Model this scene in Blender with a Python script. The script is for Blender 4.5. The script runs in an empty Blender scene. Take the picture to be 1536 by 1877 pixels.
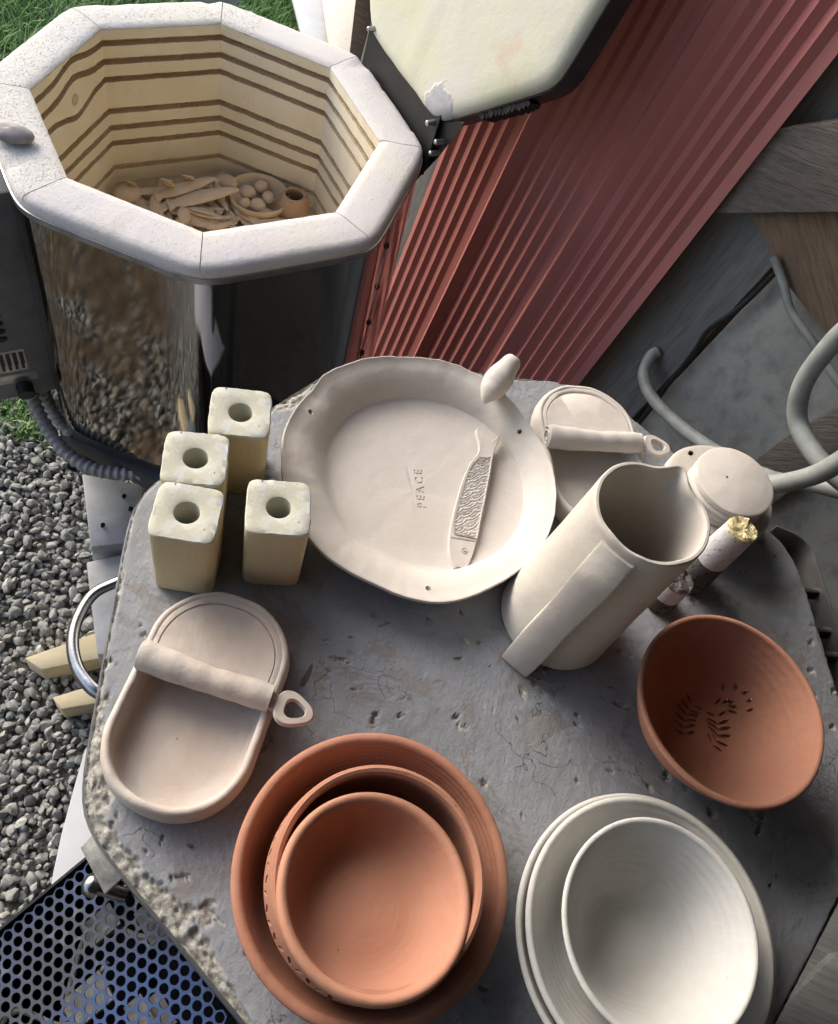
import bpy, bmesh, math, random
import numpy as np
from mathutils import Vector, Matrix
from mathutils import noise as mnoise
R = math.radians
random.seed(7); rng = np.random.default_rng(11)

# ------------------------------------------------------------------ camera
H0 = 1.72                                  # eye height above the scene's zero level
PITCH, ROLL, FPX = 0.9757, 0.3919, 1506.8  # solved from the two kilns in the photograph
scene = bpy.context.scene
fw = Vector((0, math.cos(PITCH), -math.sin(PITCH)))
_rt = Vector((1, 0, 0)); _up = _rt.cross(fw)
rr = _rt * math.cos(ROLL) + _up * math.sin(ROLL)
uu = -_rt * math.sin(ROLL) + _up * math.cos(ROLL)
cam_data = bpy.data.cameras.new('camera'); cam = bpy.data.objects.new('camera', cam_data)
scene.collection.objects.link(cam); scene.camera = cam
M = Matrix((rr, uu, -fw)).transposed().to_4x4(); M.translation = Vector((0, 0, H0)); cam.matrix_world = M
cam_data.sensor_fit = 'VERTICAL'; cam_data.sensor_height = 24; cam_data.lens = FPX * 24 / 1877
cam_data.clip_start = 0.05; cam_data.clip_end = 200

# ------------------------------------------------------------------ world, sun, exposure
SUN_AZ, SUN_EL = 150.0, 31.0               # azimuth (from +X towards +Y) and elevation of the light, open side of the shed
world = bpy.data.worlds.new('World'); scene.world = world; world.use_nodes = True
nt = world.node_tree; bg = nt.nodes['Background']
sky = nt.nodes.new('ShaderNodeTexSky'); sky.sky_type = 'NISHITA'; sky.sun_disc = False
sky.sun_elevation = R(SUN_EL); sky.sun_rotation = R(90 - SUN_AZ); sky.dust_density = 3.0; sky.air_density = 1.0
sky.ozone_density = 0.6
nt.links.new(sky.outputs[0], bg.inputs[0]); bg.inputs[1].default_value = 0.15
sl = bpy.data.lights.new('sun', 'SUN'); sl.energy = 1.05; sl.angle = R(38); sl.color = (1.0, 0.985, 0.965)
so = bpy.data.objects.new('sun', sl); scene.collection.objects.link(so)
sd = Vector((math.cos(R(SUN_AZ)) * math.cos(R(SUN_EL)), math.sin(R(SUN_AZ)) * math.cos(R(SUN_EL)), math.sin(R(SUN_EL))))
so.rotation_euler = (-sd).to_track_quat('-Z', 'Y').to_euler()
scene.view_settings.view_transform = 'Standard'; scene.view_settings.look = 'None'
scene.view_settings.gamma = 1; scene.view_settings.exposure = 1.13
scene.render.engine = 'CYCLES'
scene.cycles.max_bounces = 8; scene.cycles.diffuse_bounces = 5; scene.cycles.use_denoising = True

# ------------------------------------------------------------------ helpers
COL = scene.collection
def at(px, py, z):
    "the point at height z seen at pixel (px, py) of the 1536x1877 photograph"
    d = fw * FPX + rr * (px - 768) - uu * (py - 938.5)
    t = (z - H0) / d.z
    return Vector((d.x * t, d.y * t, z))
def tag(o, label, cat, group=None, kind=None):
    if label: o['label'] = label
    if cat: o['category'] = cat
    if group: o['group'] = group
    if kind: o['kind'] = kind
    return o
def empty(name, loc, label, cat, rz=0, group=None):
    o = bpy.data.objects.new(name, None); COL.objects.link(o); o.location = loc; o.rotation_euler = (0, 0, rz)
    o.empty_display_size = 0.02
    return tag(o, label, cat, group)
def link(name, me, mat, parent=None, smooth=True, angle=40):
    if mat is not None: me.materials.append(mat)
    if smooth:
        me.polygons.foreach_set('use_smooth', [True] * len(me.polygons))
        if angle: me.set_sharp_from_angle(angle=R(angle))
    o = bpy.data.objects.new(name, me); COL.objects.link(o)
    if parent is not None:
        o.parent = parent
    return o
def mesh(name, verts, faces):
    me = bpy.data.meshes.new(name); me.from_pydata([tuple(v) for v in verts], [], faces); me.update(); return me
def big_mesh(name, verts, quads):
    verts = np.asarray(verts, np.float32); quads = np.asarray(quads, np.int32); k = quads.shape[1]
    me = bpy.data.meshes.new(name); me.vertices.add(len(verts)); me.vertices.foreach_set('co', verts.ravel())
    me.loops.add(quads.size); me.loops.foreach_set('vertex_index', quads.ravel())
    me.polygons.add(len(quads)); me.polygons.foreach_set('loop_start', np.arange(0, quads.size, k, dtype=np.int32))
    me.update(calc_edges=True); me.validate(); return me
def loft(rings, cap0=True, cap1=True, closed=True):
    "rings: list of equally long lists of points"
    n = len(rings[0]); V = [v for r in rings for v in r]; F = []
    for i in range(len(rings) - 1):
        for j in range(n if closed else n - 1):
            k = (j + 1) % n
            F.append((i * n + j, i * n + k, (i + 1) * n + k, (i + 1) * n + j))
    if cap0: F.append(tuple(range(n - 1, -1, -1)))
    if cap1: F.append(tuple(range((len(rings) - 1) * n, len(rings) * n)))
    return V, F
def revolve(prof, n=96, wob=0.0, seed=0.0, cx=0, cy=0):
    rings = []
    for i, (r, z) in enumerate(prof):
        ring = []
        for j in range(n):
            a = 2 * math.pi * j / n
            w = 1 + wob * mnoise.noise(Vector((math.cos(a) * 1.2 + seed, math.sin(a) * 1.2, seed)))
            zz = z + (0.25 * wob * mnoise.noise(Vector((math.cos(a) * 1.5 + seed + 9, math.sin(a) * 1.5, 3))) * r if z > 0.01 else 0)
            ring.append((cx + r * w * math.cos(a), cy + r * w * math.sin(a), zz))
        rings.append(ring)
    return rings
def catmull(pts, n=8, closed=False):
    P = [Vector(p) for p in pts]; out = []; m = len(P)
    rng_ = range(m) if closed else range(m - 1)
    for i in rng_:
        if closed: p0, p1, p2, p3 = P[(i - 1) % m], P[i], P[(i + 1) % m], P[(i + 2) % m]
        else: p0, p1, p2, p3 = P[max(i - 1, 0)], P[i], P[i + 1], P[min(i + 2, m - 1)]
        for k in range(n):
            t = k / n
            out.append(0.5 * ((2 * p1) + (p2 - p0) * t + (2 * p0 - 5 * p1 + 4 * p2 - p3) * t * t + (3 * p1 - p0 - 3 * p2 + p3) * t ** 3))
    if not closed: out.append(P[-1])
    return out
def tube(path, rad, n=14, closed=False, flat=1.0):
    "a tube along a path; rad is a number or a function of 0..1"
    P = [Vector(p) for p in path]; m = len(P); rings = []
    T = [(P[(i + 1) % m] - P[i - 1]).normalized() if closed else (P[min(i + 1, m - 1)] - P[max(i - 1, 0)]).normalized() for i in range(m)]
    nrm = T[0].orthogonal().normalized()
    for i in range(m):
        nrm = (nrm - T[i] * nrm.dot(T[i])).normalized(); b = T[i].cross(nrm)
        r = rad(i / (m - 1)) if callable(rad) else rad
        rings.append([P[i] + (nrm * math.cos(a) + b * math.sin(a) * flat) * r for a in [2 * math.pi * k / n for k in range(n)]])
    if closed:
        V = [v for r_ in rings for v in r_]; F = []
        for i in range(m):
            i2 = (i + 1) % m
            for j in range(n):
                k = (j + 1) % n; F.append((i * n + j, i * n + k, i2 * n + k, i2 * n + j))
        return V, F
    return loft(rings)
def join(parts):
    V = []; F = []
    for v, f in parts:
        o = len(V); V += [tuple(x) for x in v]; F += [tuple(i + o for i in q) for q in f]
    return V, F
def boxvf(c, ex, ey, ez):
    c = Vector(c); V = [c + ex * a + ey * b + ez * d for d in (-1, 1) for b in (-1, 1) for a in (-1, 1)]
    return V, [(0, 2, 3, 1), (4, 5, 7, 6), (0, 1, 5, 4), (2, 6, 7, 3), (0, 4, 6, 2), (1, 3, 7, 5)]
def bevelled(name, V, F, w=0.002, seg=2, sub=0):
    me = mesh(name, V, F); bm = bmesh.new(); bm.from_mesh(me)
    bmesh.ops.recalc_face_normals(bm, faces=bm.faces)
    if w: bmesh.ops.bevel(bm, geom=[e for e in bm.edges if e.calc_face_angle(0) > 0.35], offset=w, segments=seg, profile=0.5, affect='EDGES', clamp_overlap=True)
    bm.to_mesh(me); bm.free(); return me
def box(name, c, size, mat, parent=None, rz=0, bevel=0.003, ax=None):
    if ax is None:
        cx, sx = math.cos(rz), math.sin(rz); ax = (Vector((cx, sx, 0)), Vector((-sx, cx, 0)), Vector((0, 0, 1)))
    V, F = boxvf(c, ax[0] * size[0] / 2, ax[1] * size[1] / 2, ax[2] * size[2] / 2)
    return link(name, bevelled(name, V, F, bevel), mat, parent)
def prism(name, poly, thick, mat, parent=None, bevel=0.002, up=None):
    "a flat polygon of 3-D points, thickened downwards (or along up)"
    P = [Vector(p) for p in poly]; u = Vector(up) if up else Vector((0, 0, -1)); n = len(P)
    V = P + [p + u * thick for p in P]
    F = [tuple(range(n)), tuple(range(2 * n - 1, n - 1, -1))] + [(i, i + n, (i + 1) % n + n, (i + 1) % n) for i in range(n)]
    return link(name, bevelled(name, V, F, bevel), mat, parent)
def local(me, origin):
    "move a mesh given in world coordinates so that origin becomes its zero"
    me.transform(Matrix.Translation(-Vector(origin)))
def boolean_cut(o, cutter_vf, solver='EXACT', self_=False):
    me = mesh('cut', *cutter_vf); bm = bmesh.new(); bm.from_mesh(me); bmesh.ops.recalc_face_normals(bm, faces=bm.faces); bm.to_mesh(me); bm.free()
    c = bpy.data.objects.new('cut', me); COL.objects.link(c)
    m = o.modifiers.new('b', 'BOOLEAN'); m.operation = 'DIFFERENCE'; m.object = c; m.solver = solver; m.use_self = self_
    bpy.context.view_layer.update()
    dg = bpy.context.evaluated_depsgraph_get(); new = bpy.data.meshes.new_from_object(o.evaluated_get(dg))
    o.modifiers.clear(); old = o.data; o.data = new; bpy.data.objects.remove(c)
    if not len(new.materials) and len(old.materials): new.materials.append(old.materials[0])
    return o
def soft(o, levels=1):
    m = o.modifiers.new('sub', 'SUBSURF'); m.levels = levels; m.render_levels = levels
    return o
def vnoise(x, y, seed=0):
    "vectorised value noise, -1..1"
    xi = np.floor(x).astype(np.int64); yi = np.floor(y).astype(np.int64); xf = x - xi; yf = y - yi
    def h(a, b):
        v = (a * 374761393 + b * 668265263 + seed * 974711) & 0xffffffff
        v = ((v ^ (v >> 13)) * 1274126177) & 0xffffffff
        v = (v ^ (v >> 16)) & 0xffff
        return v / 32767.5 - 1
    u = xf * xf * (3 - 2 * xf); v = yf * yf * (3 - 2 * yf)
    return (h(xi, yi) * (1 - u) + h(xi + 1, yi) * u) * (1 - v) + (h(xi, yi + 1) * (1 - u) + h(xi + 1, yi + 1) * u) * v
def fbm(x, y, seed=0, octv=4):
    s = 0; a = 1; t = 0
    for k in range(octv):
        s = s + a * vnoise(x * 2 ** k, y * 2 ** k, seed + k * 17); t += a; a *= 0.5
    return s / t

# ------------------------------------------------------------------ materials
def new_mat(name):
    m = bpy.data.materials.new(name); m.use_nodes = True; n = m.node_tree
    return m, n, n.nodes['Principled BSDF']
def noise_node(n, scale, detail=4, rough=0.55, coord=None, dist=0.0, stretch=None):
    if coord is None:
        coord = n.nodes.new('ShaderNodeTexCoord').outputs['Object']
    if stretch:
        mp = n.nodes.new('ShaderNodeMapping'); mp.inputs['Scale'].default_value = stretch; n.links.new(coord, mp.inputs[0]); coord = mp.outputs[0]
    t = n.nodes.new('ShaderNodeTexNoise'); t.inputs['Scale'].default_value = scale; t.inputs['Detail'].default_value = detail
    t.inputs['Roughness'].default_value = rough; t.inputs['Distortion'].default_value = dist
    n.links.new(coord, t.inputs['Vector']); return t.outputs['Fac']
def ramp(n, fac, stops):
    r = n.nodes.new('ShaderNodeValToRGB'); e = r.color_ramp.elements
    while len(e) < len(stops): e.new(0.5)
    for el, (p, c) in zip(e, stops): el.position = p; el.color = (c[0], c[1], c[2], 1) if isinstance(c, (tuple, list)) else (c, c, c, 1)
    n.links.new(fac, r.inputs[0]); return r.outputs[0]
def mix(n, fac, a, b, mode='MIX'):
    m = n.nodes.new('ShaderNodeMix'); m.data_type = 'RGBA'; m.blend_type = mode
    for sock, v in ((m.inputs[0], fac), (m.inputs[6], a), (m.inputs[7], b)):
        if isinstance(v, (int, float)): sock.default_value = v
        elif isinstance(v, tuple): sock.default_value = (v[0], v[1], v[2], 1)
        else: n.links.new(v, sock)
    return m.outputs[2]
def bump(n, p, h, strength=0.3, dist=0.002, prev=None):
    b = n.nodes.new('ShaderNodeBump'); b.inputs['Strength'].default_value = strength; b.inputs['Distance'].default_value = dist
    n.links.new(h, b.inputs['Height'])
    if prev is not None: n.links.new(prev, b.inputs['Normal'])
    n.links.new(b.outputs[0], p.inputs['Normal']); return b.outputs[0]
def clay(name, base, blotch, speck=None, rough=0.85, bs=0.25, fine=900, rings=False, amount=0.7, noshine=True):
    m, n, p = new_mat(name)
    big = noise_node(n, 14, 5, 0.6); base = mix(n, ramp(n, noise_node(n, 75, 5, 0.7), [(0.35, 0), (0.75, .55)]), tuple(v * .93 for v in base), tuple(min(1, v * 1.08) for v in base)); base = mix(n, ramp(n, noise_node(n, 34, 6, 0.75, dist=1.2), [(0.60, 0), (0.70, .35)]), base, tuple(v * 1.15 for v in blotch)); c = mix(n, ramp(n, big, [(0.35, 0), (0.7, amount)]), base, blotch)
    if speck:
        s = noise_node(n, 260, 2, 0.5); c = mix(n, ramp(n, s, [(0.745, 0), (0.78, .8)]), c, speck)
    n.links.new(c, p.inputs['Base Color']); p.inputs['Roughness'].default_value = rough
    p.inputs['Specular IOR Level'].default_value = 0.25
    h = noise_node(n, fine, 3, 0.6); b = bump(n, p, h, bs, 0.0006)
    h2 = noise_node(n, 55, 4, 0.65); b = bump(n, p, h2, bs * 1.5, 0.0018, b)
    b = bump(n, p, noise_node(n, 20, 3, 0.55), min(.5, bs * 1.6), 0.0045, b)
    if rings:
        g = n.nodes.new('ShaderNodeTexWave'); g.wave_type = 'RINGS'; g.rings_direction = 'Z'; g.inputs['Scale'].default_value = 60
        g.inputs['Distortion'].default_value = 1.5; g.inputs['Detail'].default_value = 2
        tc = n.nodes.new('ShaderNodeTexCoord'); n.links.new(tc.outputs['Object'], g.inputs['Vector'])
        bump(n, p, g.outputs['Fac'], 0.10, 0.0008, b)
    return m
def plain(name, col, rough=0.6, metal=0.0, ns=40, var=0.25, bs=0.1, bd=0.001):
    m, n, p = new_mat(name)
    f = noise_node(n, ns, 5, 0.6); lo = tuple(c * (1 - var) for c in col); hi = tuple(min(1, c * (1 + var)) for c in col)
    n.links.new(ramp(n, f, [(0.3, lo), (0.7, hi)]), p.inputs['Base Color'])
    p.inputs['Roughness'].default_value = rough; p.inputs['Metallic'].default_value = metal
    bump(n, p, noise_node(n, ns * 8, 3), bs, bd); return m

MAT = {}
MAT['bisque'] = clay('bisque clay', (0.585, 0.555, 0.515), (0.54, 0.49, 0.445), (0.33, 0.25, 0.20), rings=False)
MAT['bisque_stained'] = clay('stained bisque clay', (0.57, 0.53, 0.485), (0.50, 0.41, 0.345), (0.28, 0.18, 0.12), bs=0.4, amount=1.0)
MAT['bisque_cream'] = clay('cream bisque clay', (0.53, 0.50, 0.45), (0.49, 0.45, 0.40), (0.30, 0.24, 0.18))
MAT['white_clay'] = clay('white thrown clay', (0.54, 0.54, 0.52), (0.47, 0.465, 0.435), (0.35, 0.33, 0.28), rings=True, bs=0.3)
MAT['terracotta'] = clay('terracotta', (0.39, 0.190, 0.125), (0.34, 0.152, 0.10), (0.22, 0.08, 0.045), rings=True, bs=0.3)
MAT['terracotta_light'] = clay('orange terracotta', (0.46, 0.235, 0.155), (0.41, 0.19, 0.125), (0.28, 0.09, 0.05), rings=True, bs=0.25)
MAT['brown_clay'] = clay('dry brown clay', (0.64, 0.51, 0.37), (0.58, 0.44, 0.30), (0.40, 0.28, 0.18))
MAT['rust_pot'] = clay('rusty pot clay', (0.46, 0.31, 0.21), (0.38, 0.24, 0.15))

def firebrick_mat(name, base, blotch, hole, scale=420, thr=0.66, bs=0.5):
    m, n, p = new_mat(name)
    c = mix(n, ramp(n, noise_node(n, 9, 5), [(0.35, 0), (0.7, 1)]), base, blotch)
    s = noise_node(n, scale, 3, 0.6); k = ramp(n, s, [(thr - 0.03, 0), (thr + 0.01, 1)])
    c = mix(n, k, c, hole); n.links.new(c, p.inputs['Base Color']); p.inputs['Roughness'].default_value = 0.95
    p.inputs['Specular IOR Level'].default_value = 0.15
    inv = ramp(n, s, [(thr - 0.06, 1), (thr + 0.01, 0)])
    b = bump(n, p, inv, bs, 0.003); bump(n, p, noise_node(n, 110, 5, 0.7), bs, 0.003, b)
    return m
MAT['firebrick'] = firebrick_mat('yellow firebrick', (0.80, 0.74, 0.59), (0.76, 0.67, 0.50), (0.36, 0.25, 0.13), 300, 0.70, 0.3)
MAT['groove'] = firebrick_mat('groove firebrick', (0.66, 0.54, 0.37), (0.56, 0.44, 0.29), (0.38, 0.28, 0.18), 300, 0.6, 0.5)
MAT['rimbrick'] = firebrick_mat('pale rim brick', (0.64, 0.62, 0.55), (0.60, 0.59, 0.57), (0.38, 0.35, 0.29), 320, 0.635, 0.6)
MAT['rimsmooth'] = firebrick_mat('coated rim brick', (0.58, 0.56, 0.575), (0.62, 0.60, 0.545), (0.38, 0.34, 0.30), 260, 0.685, 0.45)
MAT['lidbrick'] = firebrick_mat('kiln lid brick', (0.62, 0.64, 0.47), (0.68, 0.60, 0.44), (0.40, 0.36, 0.28), 200, 0.76, 0.2)
MAT['postbrick'] = firebrick_mat('cream kiln post', (0.56, 0.495, 0.34), (0.53, 0.45, 0.28), (0.30, 0.2, 0.1), 220, 0.73, 0.35)

def painted_top_mat():
    "post top: cream with blue-white flecks of wash"
    m, n, p = new_mat('washed post top')
    c = mix(n, ramp(n, noise_node(n, 55, 5, 0.7), [(0.50, 0), (0.56, 1)]), (0.52, 0.51, 0.41), (0.56, 0.57, 0.52))
    c = mix(n, ramp(n, noise_node(n, 90, 3, 0.6, dist=0.5), [(0.655, 0), (0.67, 1)]), c, (0.56, 0.60, 0.72))
    c = mix(n, ramp(n, noise_node(n, 170, 2), [(0.72, 0), (0.74, 1)]), c, (0.12, 0.11, 0.08))
    n.links.new(c, p.inputs['Base Color']); p.inputs['Roughness'].default_value = 0.95
    b = bump(n, p, noise_node(n, 90, 3, 0.6, dist=0.5), 0.2, 0.002); bump(n, p, noise_node(n, 600, 3), 0.3, 0.001, b); return m
MAT['posttop'] = painted_top_mat()

def slab_mat():
    m, n, p = new_mat('chipped painted slab')
    def attr(nm):
        a = n.nodes.new('ShaderNodeAttribute'); a.attribute_name = nm; return a.outputs['Fac']
    tc = n.nodes.new('ShaderNodeTexCoord').outputs['Object']
    grey = mix(n, ramp(n, noise_node(n, 9, 5), [(0.35, 0), (0.65, 1)]), (0.255, 0.273, 0.302), (0.19, 0.20, 0.215))
    grey = mix(n, ramp(n, noise_node(n, 70, 4, 0.7), [(0.45, 0), (0.75, 0.5)]), grey, (0.29, 0.305, 0.33))
    warm = ramp(n, noise_node(n, 13, 9, 0.76, dist=0.5), [(0.54, 0), (0.575, .65)])
    wornc = mix(n, noise_node(n, 120, 4), (0.155, 0.138, 0.132), (0.24, 0.22, 0.20))
    c = mix(n, warm, grey, wornc)
    # fine cracks in the paint
    v = n.nodes.new('ShaderNodeTexVoronoi'); v.feature = 'DISTANCE_TO_EDGE'; v.inputs['Scale'].default_value = 26
    wn = n.nodes.new('ShaderNodeTexNoise'); wn.inputs['Scale'].default_value = 30; wn.inputs['Detail'].default_value = 5; n.links.new(tc, wn.inputs['Vector'])
    wv = mix(n, 0.06, tc, wn.outputs['Color'], 'ADD'); n.links.new(wv, v.inputs['Vector'])
    gate = ramp(n, noise_node(n, 11, 3), [(0.50, 0), (0.60, 1)])
    cr = mix(n, ramp(n, v.outputs['Distance'], [(0.0, 1), (0.010, 0)]), (0, 0, 0), gate)
    c = mix(n, cr, c, (0.07, 0.07, 0.07))
    scr = ramp(n, noise_node(n, 60, 2, 0.5, stretch=(1, 0.12, 1)), [(0.78, 0), (0.79, 1)])
    c = mix(n, scr, c, (0.08, 0.075, 0.07))
    stone = mix(n, ramp(n, noise_node(n, 240, 5, 0.7), [(0.35, 0), (0.65, 1)]), (0.17, 0.16, 0.14), (0.50, 0.49, 0.44))
    c = mix(n, attr('chip'), c, stone)
    n.links.new(c, p.inputs['Base Color']); p.inputs['Roughness'].default_value = 0.62
    p.inputs['Specular IOR Level'].default_value = 0.4
    ri = ramp(n, attr('chip'), [(0, 0.55), (1, 0.95)]); n.links.new(ri, p.inputs['Roughness'])
    b = bump(n, p, noise_node(n, 60, 8, 0.78), 0.75, 0.0035)
    b = bump(n, p, noise_node(n, 170, 3, 0.6, stretch=(1, .25, 1)), 0.35, 0.0015, b)
    b = bump(n, p, warm, 0.35, -0.0012, b)
    b = bump(n, p, cr, 0.6, -0.002, b)
    b = bump(n, p, scr, 0.5, -0.002, b)
    return m
MAT['slab'] = slab_mat()

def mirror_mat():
    m, n, p = new_mat('stainless steel with painted reflection')
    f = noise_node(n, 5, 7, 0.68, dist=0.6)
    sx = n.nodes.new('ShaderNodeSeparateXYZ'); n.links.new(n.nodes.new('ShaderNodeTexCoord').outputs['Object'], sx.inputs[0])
    clean = ramp(n, sx.outputs['X'], [(.08, 0), (.14, 1)])     # brown mottled reflection painted into the colour, kept off the right-hand panels
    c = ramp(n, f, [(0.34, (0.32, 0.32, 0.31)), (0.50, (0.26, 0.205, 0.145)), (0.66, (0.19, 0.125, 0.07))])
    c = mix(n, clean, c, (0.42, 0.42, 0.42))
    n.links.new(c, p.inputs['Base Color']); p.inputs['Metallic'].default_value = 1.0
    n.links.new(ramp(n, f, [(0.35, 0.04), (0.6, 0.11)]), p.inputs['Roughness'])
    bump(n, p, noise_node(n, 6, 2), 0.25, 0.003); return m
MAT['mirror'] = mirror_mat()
MAT['steel'] = plain('brushed steel', (0.36, 0.36, 0.37), 0.35, 0.9, 30)
MAT['chrome'] = plain('worn chrome', (0.34, 0.35, 0.36), 0.24, 1.0, 60, 0.2, 0.1)
MAT['darkmetal'] = plain('dark painted metal', (0.035, 0.037, 0.042), 0.45, 0.2, 20, 0.35)
MAT['boxgrey'] = plain('grey enamelled metal', (0.13, 0.14, 0.155), 0.5, 0.1, 15, 0.25)
MAT['black'] = plain('black metal', (0.012, 0.012, 0.013), 0.5, 0.1, 20, 0.4)
MAT['dusty'] = plain('dusty zinc plate', (0.30, 0.30, 0.28), 0.75, 0.3, 60, 0.45, 0.4)
MAT['greyplate'] = plain('dull grey metal plate', (0.36, 0.37, 0.375), 0.6, 0.2, 12, 0.25)
MAT['whiteboard'] = plain('chipped white paint', (0.46, 0.47, 0.48), 0.6, 0.0, 8, 0.12)
MAT['cable'] = plain('grey cable sheath', (0.27, 0.29, 0.285), 0.5, 0.0, 25, 0.25)
MAT['conduit'] = plain('ribbed grey conduit', (0.25, 0.26, 0.27), 0.45, 0.1, 25, 0.25)
MAT['blackcable'] = plain('black cable', (0.02, 0.022, 0.024), 0.5)
MAT['stone'] = plain('grey pebble', (0.27, 0.25, 0.245), 0.8, 0, 60, 0.25, 0.3)
MAT['wire'] = plain('steel wire', (0.30, 0.28, 0.25), 0.35, 1.0)
MAT['labelpaper'] = plain('metal label', (0.42, 0.43, 0.44), 0.4, 0.4)
MAT['plugwhite'] = firebrick_mat('white wash', (0.55, 0.56, 0.60), (0.48, 0.47, 0.48), (0.28, 0.24, 0.2), 200, 0.66, 0.5)
MAT['plugdark'] = firebrick_mat('scorched brick', (0.07, 0.065, 0.062), (0.15, 0.14, 0.14), (0.03, 0.03, 0.03), 200, 0.62, 0.5)
MAT['plugyellow'] = firebrick_mat('broken yellow brick', (0.66, 0.60, 0.36), (0.58, 0.50, 0.28), (0.36, 0.28, 0.14), 350, 0.58, 0.6)

def redpaint_mat():
    m, n, p = new_mat('red painted sheet metal')
    c = mix(n, ramp(n, noise_node(n, 3, 5), [(0.35, 0), (0.7, 1)]), (0.52, 0.20, 0.182), (0.46, 0.172, 0.16))
    c = mix(n, ramp(n, noise_node(n, 45, 4, 0.7), [(0.66, 0), (0.72, 0.5)]), c, (0.22, 0.12, 0.11))
    n.links.new(c, p.inputs['Base Color']); p.inputs['Roughness'].default_value = 0.5
    p.inputs['Specular IOR Level'].default_value = 0.35
    bump(n, p, noise_node(n, 6, 3), 0.2, 0.004); return m
MAT['red'] = redpaint_mat()

def wood_mat(name, a, b, dark, stretch, bs=0.7, scale=9, rough=0.85):
    m, n, p = new_mat(name)
    f = noise_node(n, scale, 7, 0.65, dist=0.8, stretch=stretch); g = noise_node(n, scale * 5, 4, 0.6, dist=0.3, stretch=stretch)
    c = mix(n, ramp(n, f, [(0.35, 0), (0.65, 1)]), a, b); c = mix(n, ramp(n, g, [(0.46, 0), (0.74, 0.8)]), c, dark)
    n.links.new(c, p.inputs['Base Color']); p.inputs['Roughness'].default_value = rough; p.inputs['Specular IOR Level'].default_value = 0.2
    b1 = bump(n, p, g, bs, 0.004); bump(n, p, f, bs * 0.6, 0.006, b1); return m
MAT['beam'] = wood_mat('weathered dark timber', (0.26, 0.225, 0.195), (0.17, 0.15, 0.135), (0.07, 0.06, 0.052), (.8, 10, 10))
MAT['brownboard'] = wood_mat('brown rough timber', (0.30, 0.215, 0.15), (0.21, 0.15, 0.11), (0.09, 0.062, 0.045), (.5, 12, 12))
MAT['greyboard'] = wood_mat('grey painted boards', (0.27, 0.275, 0.265), (0.21, 0.215, 0.215), (0.13, 0.135, 0.13), (.6, 7, 7), 0.25, 4)
MAT['palepanel'] = wood_mat('stained pale panel', (0.40, 0.41, 0.385), (0.31, 0.32, 0.31), (0.19, 0.19, 0.185), (1, 1.3, 1.3), 0.3, 4)
MAT['paleplank'] = wood_mat('pale new timber', (0.82, 0.72, 0.60), (0.78, 0.64, 0.50), (0.66, 0.50, 0.36), (8, 8, 1), 0.3, 5)

def gravel_mat():
    m, n, p = new_mat('gravel stones'); a = n.nodes.new('ShaderNodeAttribute'); a.attribute_name = 'tone'
    c = ramp(n, a.outputs['Fac'], [(0, (0.17, 0.175, 0.165)), (0.35, (0.27, 0.27, 0.25)), (0.7, (0.38, 0.37, 0.34)), (1, (0.52, 0.51, 0.47))])
    c = mix(n, ramp(n, noise_node(n, 120, 4), [(0.4, 0), (0.7, 0.5)]), c, (0.13, 0.13, 0.12))
    n.links.new(c, p.inputs['Base Color']); p.inputs['Roughness'].default_value = 0.85; bump(n, p, noise_node(n, 300, 3), 0.3, 0.002); return m
MAT['gravel'] = gravel_mat()
MAT['soil'] = plain('dark gravelly soil', (0.085, 0.08, 0.068), 0.95, 0, 30, 0.4, 0.8, 0.01)
def grass_mat():
    m, n, p = new_mat('grass blades'); a = n.nodes.new('ShaderNodeAttribute'); a.attribute_name = 'tone'
    c = ramp(n, a.outputs['Fac'], [(0, (0.08, 0.17, 0.035)), (0.5, (0.16, 0.31, 0.08)), (0.8, (0.30, 0.42, 0.17)), (1, (0.55, 0.55, 0.38))])
    n.links.new(c, p.inputs['Base Color']); p.inputs['Roughness'].default_value = 0.6; p.inputs['Specular IOR Level'].default_value = 0.2
    return m
MAT['grass'] = grass_mat()

# ================================================================== GROUND
GZ = -0.20
def ground_z(x, y):
    s = np.clip((x + 0.55 + (y - 1.0) * 0.25) / 0.5, 0, 1); s = s * s * (3 - 2 * s)
    return GZ - 0.75 * s + 0.006 * vnoise(x * 3, y * 3, 5)
def make_ground():
    xs = np.concatenate([np.linspace(-60, -3, 20), np.linspace(-2.9, 3, 120), np.linspace(3.2, 60, 20)])
    ys = np.concatenate([np.linspace(-60, -2, 20), np.linspace(-1.9, 5, 130), np.linspace(5.2, 80, 25)])
    X, Y = np.meshgrid(xs, ys); Z = ground_z(X, Y)
    V = np.stack([X.ravel(), Y.ravel(), Z.ravel()], 1); nx = len(xs); i = np.arange(len(ys) - 1)[:, None] * nx + np.arange(nx - 1)[None]
    Q = np.stack([i, i + 1, i + nx + 1, i + nx], -1).reshape(-1, 4)
    o = link('ground', big_mesh('ground', V, Q), MAT['soil']); tag(o, None, None, kind='structure'); return o
make_ground()

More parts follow.
